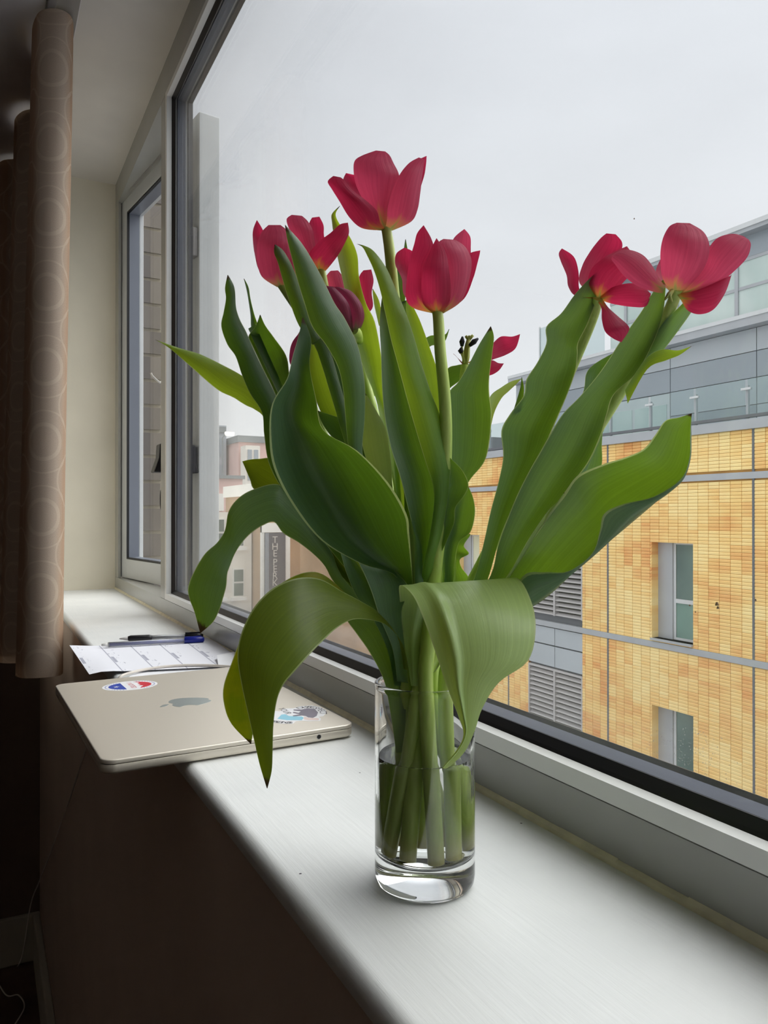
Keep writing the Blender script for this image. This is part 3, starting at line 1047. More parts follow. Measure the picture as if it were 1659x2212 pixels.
while ya < YS2 - 0.3:
    wdt = min(1.9, YS2 - ya)
    fo = MB()
    fo.box(XS - .04, XS + .04, ya, ya + .10, 5.1, 6.64)
    fo.box(XS - .02, XS + .04, ya + .1, ya + wdt, 5.88, 5.96)
    fo.box(XS - .02, XS + .04, ya + .1, ya + wdt, 6.58, 6.66)
    w_ = fo.build('window', 'grey_metal', bd)
    box('pane', 'pale_glazing', (XS + .0, XS + .02, ya + .1, ya + wdt, 5.14, 5.88), w_)
    box('pane', 'pale_glazing', (XS + .0, XS + .02, ya + .1, ya + wdt, 5.96, 6.58), w_)
    ya += wdt
yy = [Y0B, 8.2, 10.75, 13.3, 15.9, YS2]
for a, b2 in zip(yy, yy[1:]):
    box('panel', 'slate_panel', (XS, XS + .06, a + .012, b2 - .012, 6.67, 7.2), bd)
box('roof_edge', 'grey_metal', (XS - .3, XS + 6, Y0B, YS2 + .2, 7.2, 7.34), bd)
box('roof_lip', 'white_frame', (XS - .33, XS - .25, Y0B, YS2 + .2, 7.30, 7.42), bd)
box('plant_enclosure', 'dark_joint', (16.2, 18.5, 22.6, 25.0, ZTOP + .1, 3.0), bd)

# ---- street corner further along
def far_house(name, label, x0, x1, y0, depth, zt, mat, cols, rows, ww_, wh, mframe, mglass, parapet=None, sills=True):
    hb_ = empty(name, ((x0 + x1) / 2, y0 + depth / 2, GZ), label, 'building')
    box('wall', mat, (x0, x1, y0, y0 + depth, GZ, zt), hb_)
    for cx_ in cols:
        for rz in rows:
            f_ = MB()
            f_.box(cx_ - ww_ / 2, cx_ + ww_ / 2, y0 - .06, y0 + .02, rz, rz + wh)
            wo_ = f_.build('window', mframe, hb_)
            box('pane', mglass, (cx_ - ww_ / 2 + .09, cx_ + ww_ / 2 - .09, y0 - .09, y0 - .06, rz + .09, rz + wh * .48), wo_)
            box('pane', mglass, (cx_ - ww_ / 2 + .09, cx_ + ww_ / 2 - .09, y0 - .09, y0 - .06, rz + wh * .54, rz + wh - .09), wo_)
            if sills:
                box('sill', 'stone_white', (cx_ - ww_ / 2 - .12, cx_ + ww_ / 2 + .12, y0 - .22, y0, rz - .22, rz), hb_)
    if parapet:
        box('parapet', parapet, (x0 - .2, x1 + .2, y0 - .25, y0 + depth, zt, zt + .8), hb_)
    return hb_
pub = far_house('corner_pub', 'brown brick corner pub with white pilasters behind the leaves', 16.0, 26.0, 48, 8, 1.5, 'brown_brick_far',
                (22.6, 24.6), (-3.5, -7.5), 1.1, 2.0, 'stone_white', 'dark_glazing', 'stone_white')
for a, b2 in ((16.0, 16.18), (17.62, 17.95)):
    box('pilaster', 'stone_white', (a, b2, 47.7, 48, GZ, 1.2), pub)
box('fascia', 'stone_white', (16.0, 17.95, 47.65, 48, -.92, -.3), pub)
sg = empty('hanging_sign', (16.9, 47.7, -9), 'tall dark sign with pale vertical lettering on the corner pub', 'sign')
box('board', 'sign_board', (16.2, 17.6, 47.62, 47.7, -9.5, -.95), sg)
box('edge_strip', 'sign_board_edge', (16.2, 16.45, 47.58, 47.63, -9.5, -.95), sg)
zl = -1.18
for ch in 'THE PERKINS':
    if ch != ' ':
        tm = text_mesh(ch, 0.62)
        for v in tm.vertices:
            v.co = Vector((v.co.x + 16.87, 47.6, v.co.z + v.co.y + zl - .42))
        link('letter', tm, 'sign_letter', sg)
        zl -= 0.445
    else:
        zl -= 0.12
far_house('cream_terrace', 'cream rendered terrace with white window surrounds left of the dark sign', 11.2, 15.9, 49.5, 8, 0.4, 'cream_render',
          (12.2, 13.7, 15.0), (-1.9, -5.2, -8.6), 0.8, 1.9, 'stone_white', 'dark_glazing')
far_house('red_brick_block', 'red brick block with stone window bay and grey roof far down the street', 27.9, 42, 92, 14, 9.2, 'red_brick_far',
          (31.6, 34.0, 36.5), (0.2, 4.4), 1.2, 2.2, 'stone_white', 'tower_glass', 'slate_roof')
rb = empty('stone_bay_tower', (28.5, 91, GZ), 'narrow pale stone bay beside the red brick block', 'building')
box('shaft', 'cream_render', (28.0, 29.8, 89.5, 91.5, GZ, 8.6), rb)
for rz in (-4, -1.2, 1.6, 4.4, 6.6):
    for cx_ in (28.5, 29.3):
        box('window', 'tower_glass', (cx_ - .25, cx_ + .25, 89.4, 89.5, rz, rz + 1.5), rb)
tw = empty('grey_tower_block', (24, 98, GZ), 'pale grey glazed office block far down the street', 'building')
box('shaft', 'tower_grey', (17.5, 27.5, 96, 110, GZ, 11.6), tw)
for i in range(4):
    for j in range(5):
        box('window', 'tower_glass', (24.3 + i * .78, 24.8 + i * .78, 95.9, 96, -6 + j * 3.4, -3.6 + j * 3.4), tw)
box('roof_fin', 'slate_roof', (23.0, 27.4, 95.7, 96, 10.7, 11.4), tw)
lp = empty('street_lamp', (24.2, 86, GZ), 'lit street lamp in front of the grey office block', 'lamp')
MB().tube([(24.2, 86, GZ), (24.2, 86, 9.0), (24.7, 86, 9.6)], .09, 8).build('pole', 'slate_roof', lp)
MB().box(24.5, 25.5, 85.8, 86.2, 9.3, 9.7).build('head', 'street_lamp_glow', lp)
lb = empty('low_brick_house', (19, 70, GZ), 'low orange brick house below the grey office block', 'building')
box('wall', 'red_brick_far', (18.6, 21.6, 70, 76, GZ, 3.6), lb)
box('roof', 'slate_roof', (18.4, 21.8, 69.8, 76, 3.6, 3.9), lb)
for i in range(2):
    for j in range(3):
        box('window', 'stone_white', (19.1 + i * 1.3, 19.8 + i * 1.3, 69.9, 70, -5 + j * 2.8, -3.4 + j * 2.8), lb)
mid = empty('brown_corner_block', (24, 30, GZ), 'plain brown brick block behind the tulip stems', 'building')
box('wall', 'brown_brick_far', (17.2, 30, 33, 44, GZ, 0.6), mid)
for cx_ in (18.6, 20.8, 23.0):
    for rz in (-3.4, -7.4):
        f_ = box('window', 'stone_white', (cx_ - .55, cx_ + .55, 32.93, 33, rz, rz + 1.9), mid)
        box('pane', 'dark_glazing', (cx_ - .45, cx_ + .45, 32.9, 32.93, rz + .1, rz + 1.8), f_)
def car(x, y, mat, label):
    c = empty('parked_car', (x, y, GZ), label, 'car')
    MB().prism([(y - 2.1, GZ + .35), (y + 2.1, GZ + .35), (y + 2.1, GZ + .85), (y + 1.5, GZ + .95), (y + .8, GZ + 1.45), (y - 1.1, GZ + 1.45), (y - 1.9, GZ + .95), (y - 2.1, GZ + .85)], x - .85, x + .85, 'x').build('body', mat, c, False, .05)
    MB().prism([(y + 1.35, GZ + .97), (y + .78, GZ + 1.38), (y - 1.05, GZ + 1.38), (y - 1.7, GZ + .97)], x - .87, x + .87, 'x').build('glazing', 'dark_glazing', c)
    for sx in (-1, 1):
        for sy in (-1.35, 1.35):
            ring = [(x + sx * .72, y + sy, GZ + .33), (x + sx * .9, y + sy, GZ + .33)]
            MB().tube(ring, .33, 14).build('wheel', 'gasket_rubber', c)
car(9.2, 43.5, 'car_paint', 'silver car parked in the road nearer than the pub')
car(9.6, 55.0, 'tower_grey', 'grey car further along the road past the pub')

# ================================================================== ON THE SILL
# ---- laptop
ZL = 0.0125
nl, nr = PZ(217, 1646, ZL), PZ(771, 1563, ZL)
ax = (nr - nl)
ax.z = 0
LD = 0.215
ax.normalize()
ay = Vector((-ax.y, ax.x, 0))
LL = 0.304
org = Vector((nl.x, nl.y, 0)) + ax * ((nr - nl).length - LD) * 0.5
lap = empty('laptop', org + ax * LD / 2 + ay * LL / 2, 'closed champagne aluminium laptop with stickers, overhanging the sill edge', 'laptop')
def rrect(w, h, r_, n_=8):
    pts_ = []
    for cx_, cy_, a0_ in ((w - r_, h - r_, 0), (r_, h - r_, 90), (r_, r_, 180), (w - r_, r_, 270)):
        for k_ in range(n_ + 1):
            a = math.radians(a0_ + 90 * k_ / n_)
            pts_.append((cx_ + r_ * math.cos(a), cy_ + r_ * math.sin(a)))
    return pts_
def slab(name, mat, w, h, r_, layers, parent, smooth=True):
    """stacked inset outlines: (inset, z)"""
    b_ = MB()
    loops = []
    for ins, z in layers:
        pts_ = rrect(w - 2 * ins, h - 2 * ins, max(r_ - ins, .0005))
        loops.append([org + ax * (x + ins) + ay * (y + ins) + Vector((0, 0, z)) for x, y in pts_])
    n_ = len(loops[0])
    vs = [q for l_ in loops for q in l_]
    fs = [(i * n_ + k_, i * n_ + (k_ + 1) % n_, (i + 1) * n_ + (k_ + 1) % n_, (i + 1) * n_ + k_) for i in range(len(loops) - 1) for k_ in range(n_)]
    fs += [tuple(range(n_))[::-1], tuple((len(loops) - 1) * n_ + k_ for k_ in range(n_))]
    o_ = b_.add(vs, fs).build(name, mat, parent, smooth)
    o_.data.set_sharp_from_angle(angle=math.radians(40))
    return o_
slab('base', 'laptop_aluminium', LD, LL, .011, [(.004, .0010), (.0015, .0016), (.0004, .0026), (0, .0038), (0, .0082), (.0003, .0086)], lap)
slab('lid', 'laptop_aluminium', LD, LL, .011, [(.0003, .0091), (0, .0094), (0, .0118), (.0004, .0123), (.0012, .0125)], lap)
slab('hinge_gap', 'jack_hole', LD - .002, LL - .002, .010, [(.001, .0084), (.001, .0093)], lap)
for fx, fy in ((.02, .02), (LD - .02, .02), (.02, LL - .02), (LD - .02, LL - .02)):
    c = org + ax * fx + ay * fy
    MB().tube([c + Vector((0, 0, .0)), c + Vector((0, 0, .0014))], .006, 14).build('foot', 'jack_hole', lap)
jc = org + ax * (LD - .036) + Vector((0, 0, .0060))
MB().tube([jc - ay * .0003, jc + ay * .002], .0018, 16).build('headphone_jack', 'jack_hole', lap)
MB().tube([jc - ay * .00012, jc + ay * .001], [.0023, .0023], 16).build('jack_rim', 'louvre_metal', lap)
def flat(poly, z, mat, name, parent, th=.00012, to=None):
    """thin flat print on the lid; poly in lid coordinates (x across, y along)"""
    b_ = MB()
    n_ = len(poly)
    vs = [org + ax * x + ay * y + Vector((0, 0, z)) for x, y in poly] + [org + ax * x + ay * y + Vector((0, 0, z + th)) for x, y in poly]
    fs = [tuple(range(n_, 2 * n_)), tuple(range(n_))[::-1]] + [(i, (i + 1) % n_, n_ + (i + 1) % n_, n_ + i) for i in range(n_)]
    return b_.add(vs, fs).build(name, mat, parent)
ZD = .01250
def lidpt(px, py):
    q = PZ(px, py, ZL) - org
    return q.dot(ax), q.dot(ay)
# logo: leaf towards the room side; local axes: s = direction of the leaf, q = across
lc = Vector((LD * .5, LL * .5, 0))
def lg(s, q, k=.0215):
    return (lc.x - s * k, lc.y + q * k)
app = [(0.72, 0.02), (0.80, .16), (.86, .34), (.80, .58), (.62, .80), (.36, .90), (.10, .90), (-.22, .80), (-.55, .64), (-.82, .44), (-.96, .24),
       (-.94, .10), (-.86, 0.0), (-.94, -.10), (-.96, -.24), (-.80, -.46), (-.56, -.62), (-.30, -.74), (-.16, -.78), (.02, -.60), (.22, -.54), (.44, -.60), (.60, -.72), (.72, -.60), (.82, -.42), (.84, -.20)]
pp = [Vector((a, b2, 0)) for a, b2 in app]
pp = catmull(pp + [pp[0]], 3)[:-1]
flat([lg(q.x, q.y) for q in pp], ZD, 'logo_mirror', 'logo', lap)
lf_ = []
for k in range(13):
    a = k / 12.0
    lf_.append((.92 + .50 * a, .02 - .30 * a + .16 * math.sin(math.pi * a)))
for k in range(1, 12):
    a = 1 - k / 12.0
    lf_.append((.92 + .50 * a, .02 - .30 * a - .16 * math.sin(math.pi * a)))
flat([lg(s, q) for s, q in lf_], ZD, 'logo_mirror', 'logo_leaf', lap)
# oval sticker
oc = lidpt(281, 1481)
e1 = lidpt(340, 1475)
e0 = lidpt(222, 1488)
ra = math.hypot(e1[0] - e0[0], e1[1] - e0[1]) / 2
f1, f0 = lidpt(284, 1469), lidpt(278, 1495)
rb_ = min(math.hypot(f1[0] - f0[0], f1[1] - f0[1]) / 2, ra * .8)
dx_ = ((e1[0] - e0[0]) / (2 * ra), (e1[1] - e0[1]) / (2 * ra))
dy_ = (-dx_[1], dx_[0])
def ov(s, q):
    return (oc[0] + dx_[0] * s * ra + dy_[0] * q * rb_, oc[1] + dx_[1] * s * ra + dy_[1] * q * rb_)
st1 = flat([ov(math.cos(a), math.sin(a)) for a in [2 * math.pi * k / 48 for k in range(48)]], ZD, 'sticker_white', 'oval_sticker', lap)
st1['label'] = 'white oval sticker with red and blue ends'
def seg(a0, a1, s_cut, k_):
    return [ov(k_ * math.cos(a), k_ * math.sin(a)) for a in [a0 + (a1 - a0) * i / 24 for i in range(25)]]
flat(seg(math.radians(108), math.radians(252), 0, .78), ZD + .00012, 'sticker_blue', 'print_blue', st1, .00004)
red = seg(math.radians(-72), math.radians(72), 0, .78)
red += [ov(.34, .56), (ov(.42, .40)), ov(.30, .22), ov(.40, .05), ov(.28, -.12), ov(.44, -.3), ov(.32, -.5)]
flat(red, ZD + .00012, 'sticker_red', 'print_red', st1, .00004)
def put_text(body, size, cpt, ang, mat, parent, z=ZD + .00018):
    me_ = text_mesh(body, size)
    ca, sa = math.cos(ang), math.sin(ang)
    for v in me_.vertices:
        x, y = v.co.x, v.co.y - size * .35
        px_, py_ = cpt[0] + x * ca - y * sa, cpt[1] + x * sa + y * ca
        v.co = org + ax * px_ + ay * py_ + Vector((0, 0, z))
    return link('lettering', me_, mat, parent)
tang = math.atan2(dy_[1], dy_[0])
put_text('I VOTED', .0078, ov(.06, 0), tang + math.pi, 'sticker_red', st1)
for k in range(18):
    a = math.radians(115 + 130 * k / 17)
    put_text('\u2022', .006, ov(.89 * math.cos(a), .89 * math.sin(a)), 0, 'sticker_blue', st1)
    put_text('\u2022', .006, ov(-.89 * math.cos(a), .89 * math.sin(a)), 0, 'sticker_blue', st1)
put_text('\u2605', .008, ov(-.5, .0), tang + math.pi, 'sticker_white', st1)
# die cut sticker: grey animal, blue sleeve, pale hand, lettering
def L(pts_):
    return [lidpt(*p) for p in pts_]
dc_px = [(560, 1540), (585, 1535), (604, 1537), (612, 1531), (635, 1530), (648, 1526), (672, 1524), (690, 1527), (704, 1534), (705, 1541), (698, 1547), (688, 1549), (693, 1552), (692, 1557), (668, 1558),
         (652, 1557), (638, 1559), (632, 1564), (606, 1563), (586, 1560), (566, 1556), (556, 1548)]
st2 = flat(L(dc_px), ZD, 'sticker_white', 'die_cut_sticker', lap)
st2['label'] = 'white die-cut sticker with a grey animal and lettering'
gr_px = [(634, 1533), (652, 1533), (664, 1530), (680, 1532), (687, 1539), (684, 1547), (676, 1551), (666, 1550), (660, 1547), (652, 1546), (634, 1548), (632, 1546), (648, 1543), (640, 1542), (632, 1540), (634, 1538), (645, 1540), (650, 1537), (634, 1535)]
flat(L(gr_px), ZD + .00012, 'sticker_grey', 'print_animal', st2, .00004)
flat(L([(599, 1553), (608, 1544), (616, 1543), (624, 1547), (652, 1548), (656, 1551), (652, 1556), (620, 1556)]), ZD + .00012, 'sticker_sky', 'print_sleeve', st2, .00004)
flat(L([(657, 1548), (668, 1551), (684, 1551), (690, 1553), (688, 1556), (664, 1556), (656, 1554)]), ZD + .00012, 'sticker_pink', 'print_hand', st2, .00004)
arc = [(648, 1529.5), (655, 1528.3), (662, 1527.4), (669, 1527.2), (676, 1528.2), (683, 1529.8), (689, 1532), (694, 1534.6), (698, 1537.8), (698.5, 1541.2)]
for i, ch in enumerate('DISRESPECT'):
    a, b2 = lidpt(*arc[max(i - 1, 0)]), lidpt(*arc[min(i + 1, 9)])
    put_text(ch, .0098, lidpt(*arc[i]), math.atan2(b2[1] - a[1], b2[0] - a[0]), 'sticker_ink', st2)
put_text('YOUR', .0088, lidpt(616, 1536), math.atan2(ax.y * 0 + 1, .05) - math.pi, 'sticker_ink', st2)
arc2 = [(564, 1551.5), (569, 1553.5), (574, 1555), (580, 1556.4), (586, 1557.6), (592, 1558.6), (598, 1559.4), (604, 1560), (610, 1560.5), (616, 1560.8), (622, 1561), (628, 1560.8)]
for i, ch in enumerate('SURROUNDINGS'):
    a, b2 = lidpt(*arc2[max(i - 1, 0)]), lidpt(*arc2[min(i + 1, 11)])
    put_text(ch, .0088, lidpt(*arc2[i]), math.atan2(b2[1] - a[1], b2[0] - a[0]), 'sticker_ink', st2)

# ---- papers
def sheet(name, mat, corners, label, lift, curl=None, nn=14):
    """corners: near-left, near-right, far-right, far-left on the sill (pixel pairs)"""
    c = [PZ(x, y, lift) for x, y in corners]
    vs, uvs = [], []
    for j in range(nn + 1):
        for i in range(nn + 1):
            s, t_ = i / nn, j / nn
            p = (c[0] * (1 - s) + c[1] * s) * (1 - t_) + (c[3] * (1 - s) + c[2] * s) * t_
            if curl:
                p.z += curl(s, t_)
            vs.append(p)
            uvs.append((s, t_))
    fs = [(j * (nn + 1) + i, j * (nn + 1) + i + 1, (j + 1) * (nn + 1) + i + 1, (j + 1) * (nn + 1) + i) for j in range(nn) for i in range(nn)]
    me_ = bpy.data.meshes.new(name)
    me_.from_pydata(vs, [], fs)
    ul = me_.uv_layers.new(name='UVMap')
    for lp_ in me_.loops:
        ul.data[lp_.index].uv = uvs[lp_.vertex_index]
    o_ = link(name, me_, mat, None, True)
    tag(o_, label, 'paper')
    return o_
sheet('printed_sheet', 'printed_paper', [(193, 1456), (540, 1440), (452, 1379), (150, 1402)], 'printed form with ruled columns lying under the two pens', .0022,
      lambda s, t_: .0015 + .004 * max(0, .18 - s) / .18 - .006 * max(0, .10 - s) / .10 * (1 - t_))
sheet('blank_sheet', 'plain_paper', [(258, 1478), (560, 1452), (530, 1426), (300, 1446)], 'blank white paper tucked between the laptop and the printed form', .0012)
sheet('paper_slip', 'plain_paper', [(472, 1440), (508, 1440), (506, 1414), (468, 1422)], 'small folded paper slip standing on the printed form', .0052, lambda s, t_: .004 * t_)
# ---- pens
def pen_axis(a, b2, z):
    p0_, p1_ = PZ(*a, z), PZ(*b2, z)
    return p0_, p1_, (p1_ - p0_).normalized(), (p1_ - p0_).length
p0, p1, dr, ln = pen_axis((219, 1393.5), (441, 1381), .0082)
pb = empty('ballpoint_pen', (p0 + p1) / 2 - Vector((0, 0, .004)), 'clear ballpoint pen with blue ink and blue cap on the printed form', 'pen')
MB().tube([p0 + dr * ln * .06, p0 + dr * ln * .82], .0036, 10).build('barrel', 'pen_clear', pb, True)
MB().tube([p0 + dr * ln * .08, p0 + dr * ln * .82], .0019, 8).build('ink_tube', 'pen_blue', pb, True)
MB().tube([p0 + dr * ln * .80, p0 + dr * ln * .985, p1], [.0046, .0046, .003], 12).build('cap', 'pen_blue', pb, True)
MB().obox(p0 + dr * ln * .80 + Vector((0, 0, .0046)), dr * ln * .16, Vector((.0015, 0, 0)), Vector((0, 0, .0012))).build('clip', 'pen_blue', pb)
MB().tube([p0, p0 + dr * ln * .07], [.0016, .0034], 10).build('end_plug', 'white_plastic', pb, True)
p0, p1, dr, ln = pen_axis((258, 1380), (439, 1373), .0085)
pk = empty('retractable_pen', (p0 + p1) / 2 - Vector((0, 0, .004)), 'clear retractable pen with black rubber grip behind the blue pen', 'pen')
MB().tube([p0 + dr * ln * .36, p0 + dr * ln * .80], .0035, 10).build('barrel', 'pen_clear', pk, True)
MB().tube([p0 + dr * ln * .30, p0 + dr * ln * .82], .0014, 8).build('ink_tube', 'pen_black', pk, True)
MB().tube([p0 + dr * ln * .10, p0 + dr * ln * .13, p0 + dr * ln * .35, p0 + dr * ln * .38], [.0034, .0047, .0047, .0036], 12).build('grip', 'pen_black', pk, True)
MB().tube([p0, p0 + dr * ln * .03, p0 + dr * ln * .11], [.0008, .0016, .0034], 10).build('tip', 'louvre_metal', pk, True)
MB().tube([p0 + dr * ln * .78, p0 + dr * ln * .96, p1], [.0042, .0042, .0024], 12).build('cap_end', 'pen_black', pk, True)
MB().obox(p0 + dr * ln * .78 + Vector((0, 0, .0040)), dr * ln * .17, Vector((.0015, 0, 0)), Vector((0, 0, .0022))).build('clip', 'pen_black', pk)
# ---- charging cable: from the far side of the laptop along the sill, over the edge, down to the floor
far_mid = org + ay * LL
cp = [org + ax * .165 + ay * (LL + .002) + Vector((0, 0, .006)), PZ(560, 1443, .006), PZ(500, 1440, .006), PZ(440, 1437, .0055), PZ(380, 1438, .0055), PZ(320, 1445, .005), PZ(275, 1455, .0045), PZ(258, 1464, .002),
      P(248, 1482, .93), P(228, 1530, .95), P(206, 1570, 1.05), P(188, 1612, 1.16), P(150, 1728, 1.45), P(110, 1840, 1.80), P(84, 1906, 2.08), P(66, 1955, 2.20),
      PZ(40, 2085, ZF + .003), PZ(-20, 2090, ZF + .003), PZ(-10, 2112, ZF + .003), PZ(14, 2150, ZF + .003), PZ(40, 2150, ZF + .003), PZ(52, 2178, ZF + .003), PZ(20, 2230, ZF + .003)]
cb = empty('charging_cable', cp[3], 'off-white charging cable trailing from behind the laptop over the sill edge', 'cable')
MB().tube(catmull(cp, 8), .0017, 8).build('cord', 'cable_white', cb, True)
MB().obox(org + ax * .160 + ay * (LL + .0005) + Vector((0, 0, .0042)), ax * .012, ay * .012, Vector((0, 0, .0035))).build('plug', 'cable_white', cb, False, .0008)
# ---- vase and water
VC = PZ(917.5, 1905, 0.0)
VR, VH = 0.0270, 0.1085
va = empty('glass_vase', VC, 'clear straight glass tumbler used as a vase, half full of water', 'vase')
prof = [(0.0, .0006), (VR - .004, .0006), (VR - .0015, .0012), (VR - .0004, .003), (VR, .006), (VR, .009), (VR, .05), (VR, VH - .004), (VR, VH - .0022)] + [(VR - .0012 + .0014 * math.cos(math.radians(a)), VH - .0014 + .0014 * math.sin(math.radians(a))) for a in range(-10, 200, 20)] + [(VR - .0021, VH - .0026), (VR - .0021, VH - .004), (VR - .0021, .05), (VR - .0022, .030),
        (VR - .0022, .026), (VR - .0028, .0195), (VR - .0048, .0165), (VR - .009, .0152), (VR - .012, .0150), (0.0, .0150)]
b = MB()
b.lathe(prof, VC, 96)
b.build('tumbler', 'vase_glass', va, True)
# moulded oval mark on the underside of the base
ovp = [VC + Vector((0, 0, .0002)) + RGT * (.0075 * math.cos(a) - .001) + Vector((FWD.x, FWD.y, 0)) * (.0055 * math.sin(a)) for a in [2 * math.pi * k / 40 for k in range(41)]]
MB().tube(ovp, .0003, 6, False).build('moulded_mark', 'louvre_metal', va, True)
WZ = 0.0685
wr = VR - .0021
wt = empty('vase_water', VC + Vector((0, 0, .016)), 'clear water filling the lower part of the vase', 'water')
b = MB()
b.lathe([(0.0, .0147), (VR - .009, .0151), (VR - .0047, .0164), (VR - .0027, .0194), (wr, .026), (wr, .030), (wr, .05), (wr, WZ - .002), (wr, WZ + .0012), (wr - .0006, WZ + .0004), (wr - .002, WZ), (wr - .004, WZ), (0.0, WZ)], VC, 72)
b.build('water_body', 'water', wt, True)

# ================================================================== TULIPS
FH = Vector((FWD.x, FWD.y, 0)).normalized()
def lerp_d(d, t_):
    if isinstance(d, (int, float)):
        return d
    n_ = len(d) - 1
    s = t_ * n_
    i = min(int(s), n_ - 1)
    return d[i] + (d[i + 1] - d[i]) * (s - i)
def blade(name, parent, st_, d, cup, tilt, mat, profile=None, across=10, along=5, base=None, ridge=None):
    """a leaf or petal from its outline: stations run from base to tip, each with its two margins (or three: margin, fold, rolled rim)"""
    st_ = list(st_)
    if base:
        st_ = [base] + st_
    rows = []
    n_ = len(st_) - 1
    for i, s in enumerate(st_):
        t_ = i / n_
        dd_ = lerp_d(d, t_)
        if profile:
            dd_ = profile(t_)
        if len(s) == 2:
            s = (s[0] - .6, s[1], s[0] + .6, s[1])
        if len(s) == 4:
            l_, r_ = (s[0], s[1]), (s[2], s[3])
            rim_ = None
        else:
            l_, r_, rim_ = (s[0], s[1]), (s[2], s[3]), (s[4], s[5])
        w_ = math.hypot(r_[0] - l_[0], r_[1] - l_[1]) / F_PX * dd_
        c_ = cup(t_) if callable(cup) else cup
        k_ = tilt(t_) if callable(tilt) else tilt
        a_ = P(*l_, dd_ - k_ * w_ / 2)
        z_ = P(*r_, dd_ + k_ * w_ / 2)
        mid = P((l_[0] + r_[0]) / 2, (l_[1] + r_[1]) / 2, dd_ + c_ * w_)
        q = [a_, (a_ + mid) / 2 + (mid - (a_ + z_) / 2) * .25, mid, (z_ + mid) / 2 + (mid - (a_ + z_) / 2) * .25, z_]
        if rim_:
            w2_ = math.hypot(r_[0] - rim_[0], r_[1] - rim_[1]) / F_PX * dd_
            rr = P(*rim_, dd_ + k_ * w_ / 2 - max(.003, .55 * w2_))
            mm = (z_ + rr) / 2 - FH * .25 * w2_ + Vector((0, 0, -.12 * w2_))
            q += [mm, rr]
        else:
            q += [z_.copy(), z_.copy()] if any(len(x) == 6 for x in st_) else []
        rows.append(q)
    ncol = len(rows[0])
    cols = [catmull([r_[c_] for r_ in rows], along) for c_ in range(ncol)]
    nr_ = len(cols[0])
    vs, uvs = [], []
    sub = max(2, across // (ncol - 1))
    ph = random.random() * 6
    for j in range(nr_):
        ln_ = catmull([cols[c_][j] for c_ in range(ncol)], sub)
        m_ = len(ln_)
        for i, p in enumerate(ln_):
            if ridge:
                g_ = math.exp(-(((i / (m_ - 1)) - ridge[0]) / ridge[1]) ** 2) * math.sin(math.pi * min(1, j / (nr_ - 1)))
                p = p - FH * ridge[2] * g_ + Vector((0, 0, ridge[2] * .5 * g_))
            vs.append(p)
            uvs.append((i / (m_ - 1), j / (nr_ - 1)))
    fs = [(j * m_ + i, j * m_ + i + 1, (j + 1) * m_ + i + 1, (j + 1) * m_ + i) for j in range(nr_ - 1) for i in range(m_ - 1)]
    me_ = bpy.data.meshes.new(name)
    me_.from_pydata(vs, [], fs)
    ul = me_.uv_layers.new(name='UVMap')
    for lp_ in me_.loops:
        ul.data[lp_.index].uv = uvs[lp_.vertex_index]
    me_.update()
    return link(name, me_, mat, parent, True)
def leaf(tl, st_, d, cup=.15, tilt=0.0, mat='leaf_mid', root=True, ridge=None, across=10):
    s0 = st_[0]
    base = None
    if root and s0[1] < 1290:
        bx = 890 + ((s0[0] + s0[2]) / 2 - 890) * .12
        base = (bx - 5, 1365, bx + 7, 1366)
        if isinstance(d, (int, float)):
            d = [d, d]
        d = [.418] + list(d)
    return blade('leaf', tl, st_, d, cup, tilt, mat, base=base, ridge=ridge, across=across)
def petal(tl, st_, dc, off, cup, mat='petal_red', bend=0.0, tilt=0.0):
    """dc: depth of the flower's base; off: how far the petal's belly stands in front (-) or behind (+)"""
    def prof_(t_):
        return dc + off * min(1.0, 1.7 * t_) + bend * max(0, t_ - .6)
    return blade('petal', tl, st_, dc, lambda t_: cup * math.sin(math.pi * min(1, .12 + .88 * t_) ) if t_ < 1 else 0, tilt, mat, profile=prof_, across=12, along=6)
def stem(tl, pts_, bottom, r0=.0040, r1=.0026):
    """pts_: (x, y, depth) from the flower down to the rim; bottom: (right, forward) offset on the vase floor"""
    w_ = [P(*p) for p in pts_]
    bt = VC + RGT * bottom[0] + FH * bottom[1] + Vector((0, 0, .0185))
    rim_ = w_[-1].copy()
    # keep the stem inside the glass where it passes the rim
    c_ = Vector((VC.x, VC.y, rim_.z))
    off_ = rim_ - c_
    if off_.length > VR - .0075:
        rim_ = c_ + off_.normalized() * (VR - .0075)
    w_[-1] = rim_
    mid_ = rim_ * .45 + bt * .55
    w_ += [mid_, bt]
    pp_ = catmull(w_, 8)
    n_ = len(pp_)
    o_ = MB().tube(pp_, [r1 + (r0 - r1) * min(1, i / (n_ * .75)) for i in range(n_)], 14).build('stem', 'stem_green', tl, True)
    o_.data.set_sharp_from_angle(angle=math.radians(60))
    return o_
def tulip(label, bottom):
    o_ = empty('tulip', VC + RGT * bottom[0] + FH * bottom[1] + Vector((0, 0, .0185)), label, 'tulip', 'tulips in the glass vase')
    return o_
LD_, LM, LP, LB, LO, LY = 'leaf_dark', 'leaf_mid', 'leaf_pale', 'leaf_bright', 'leaf_olive', 'leaf_yellowing'

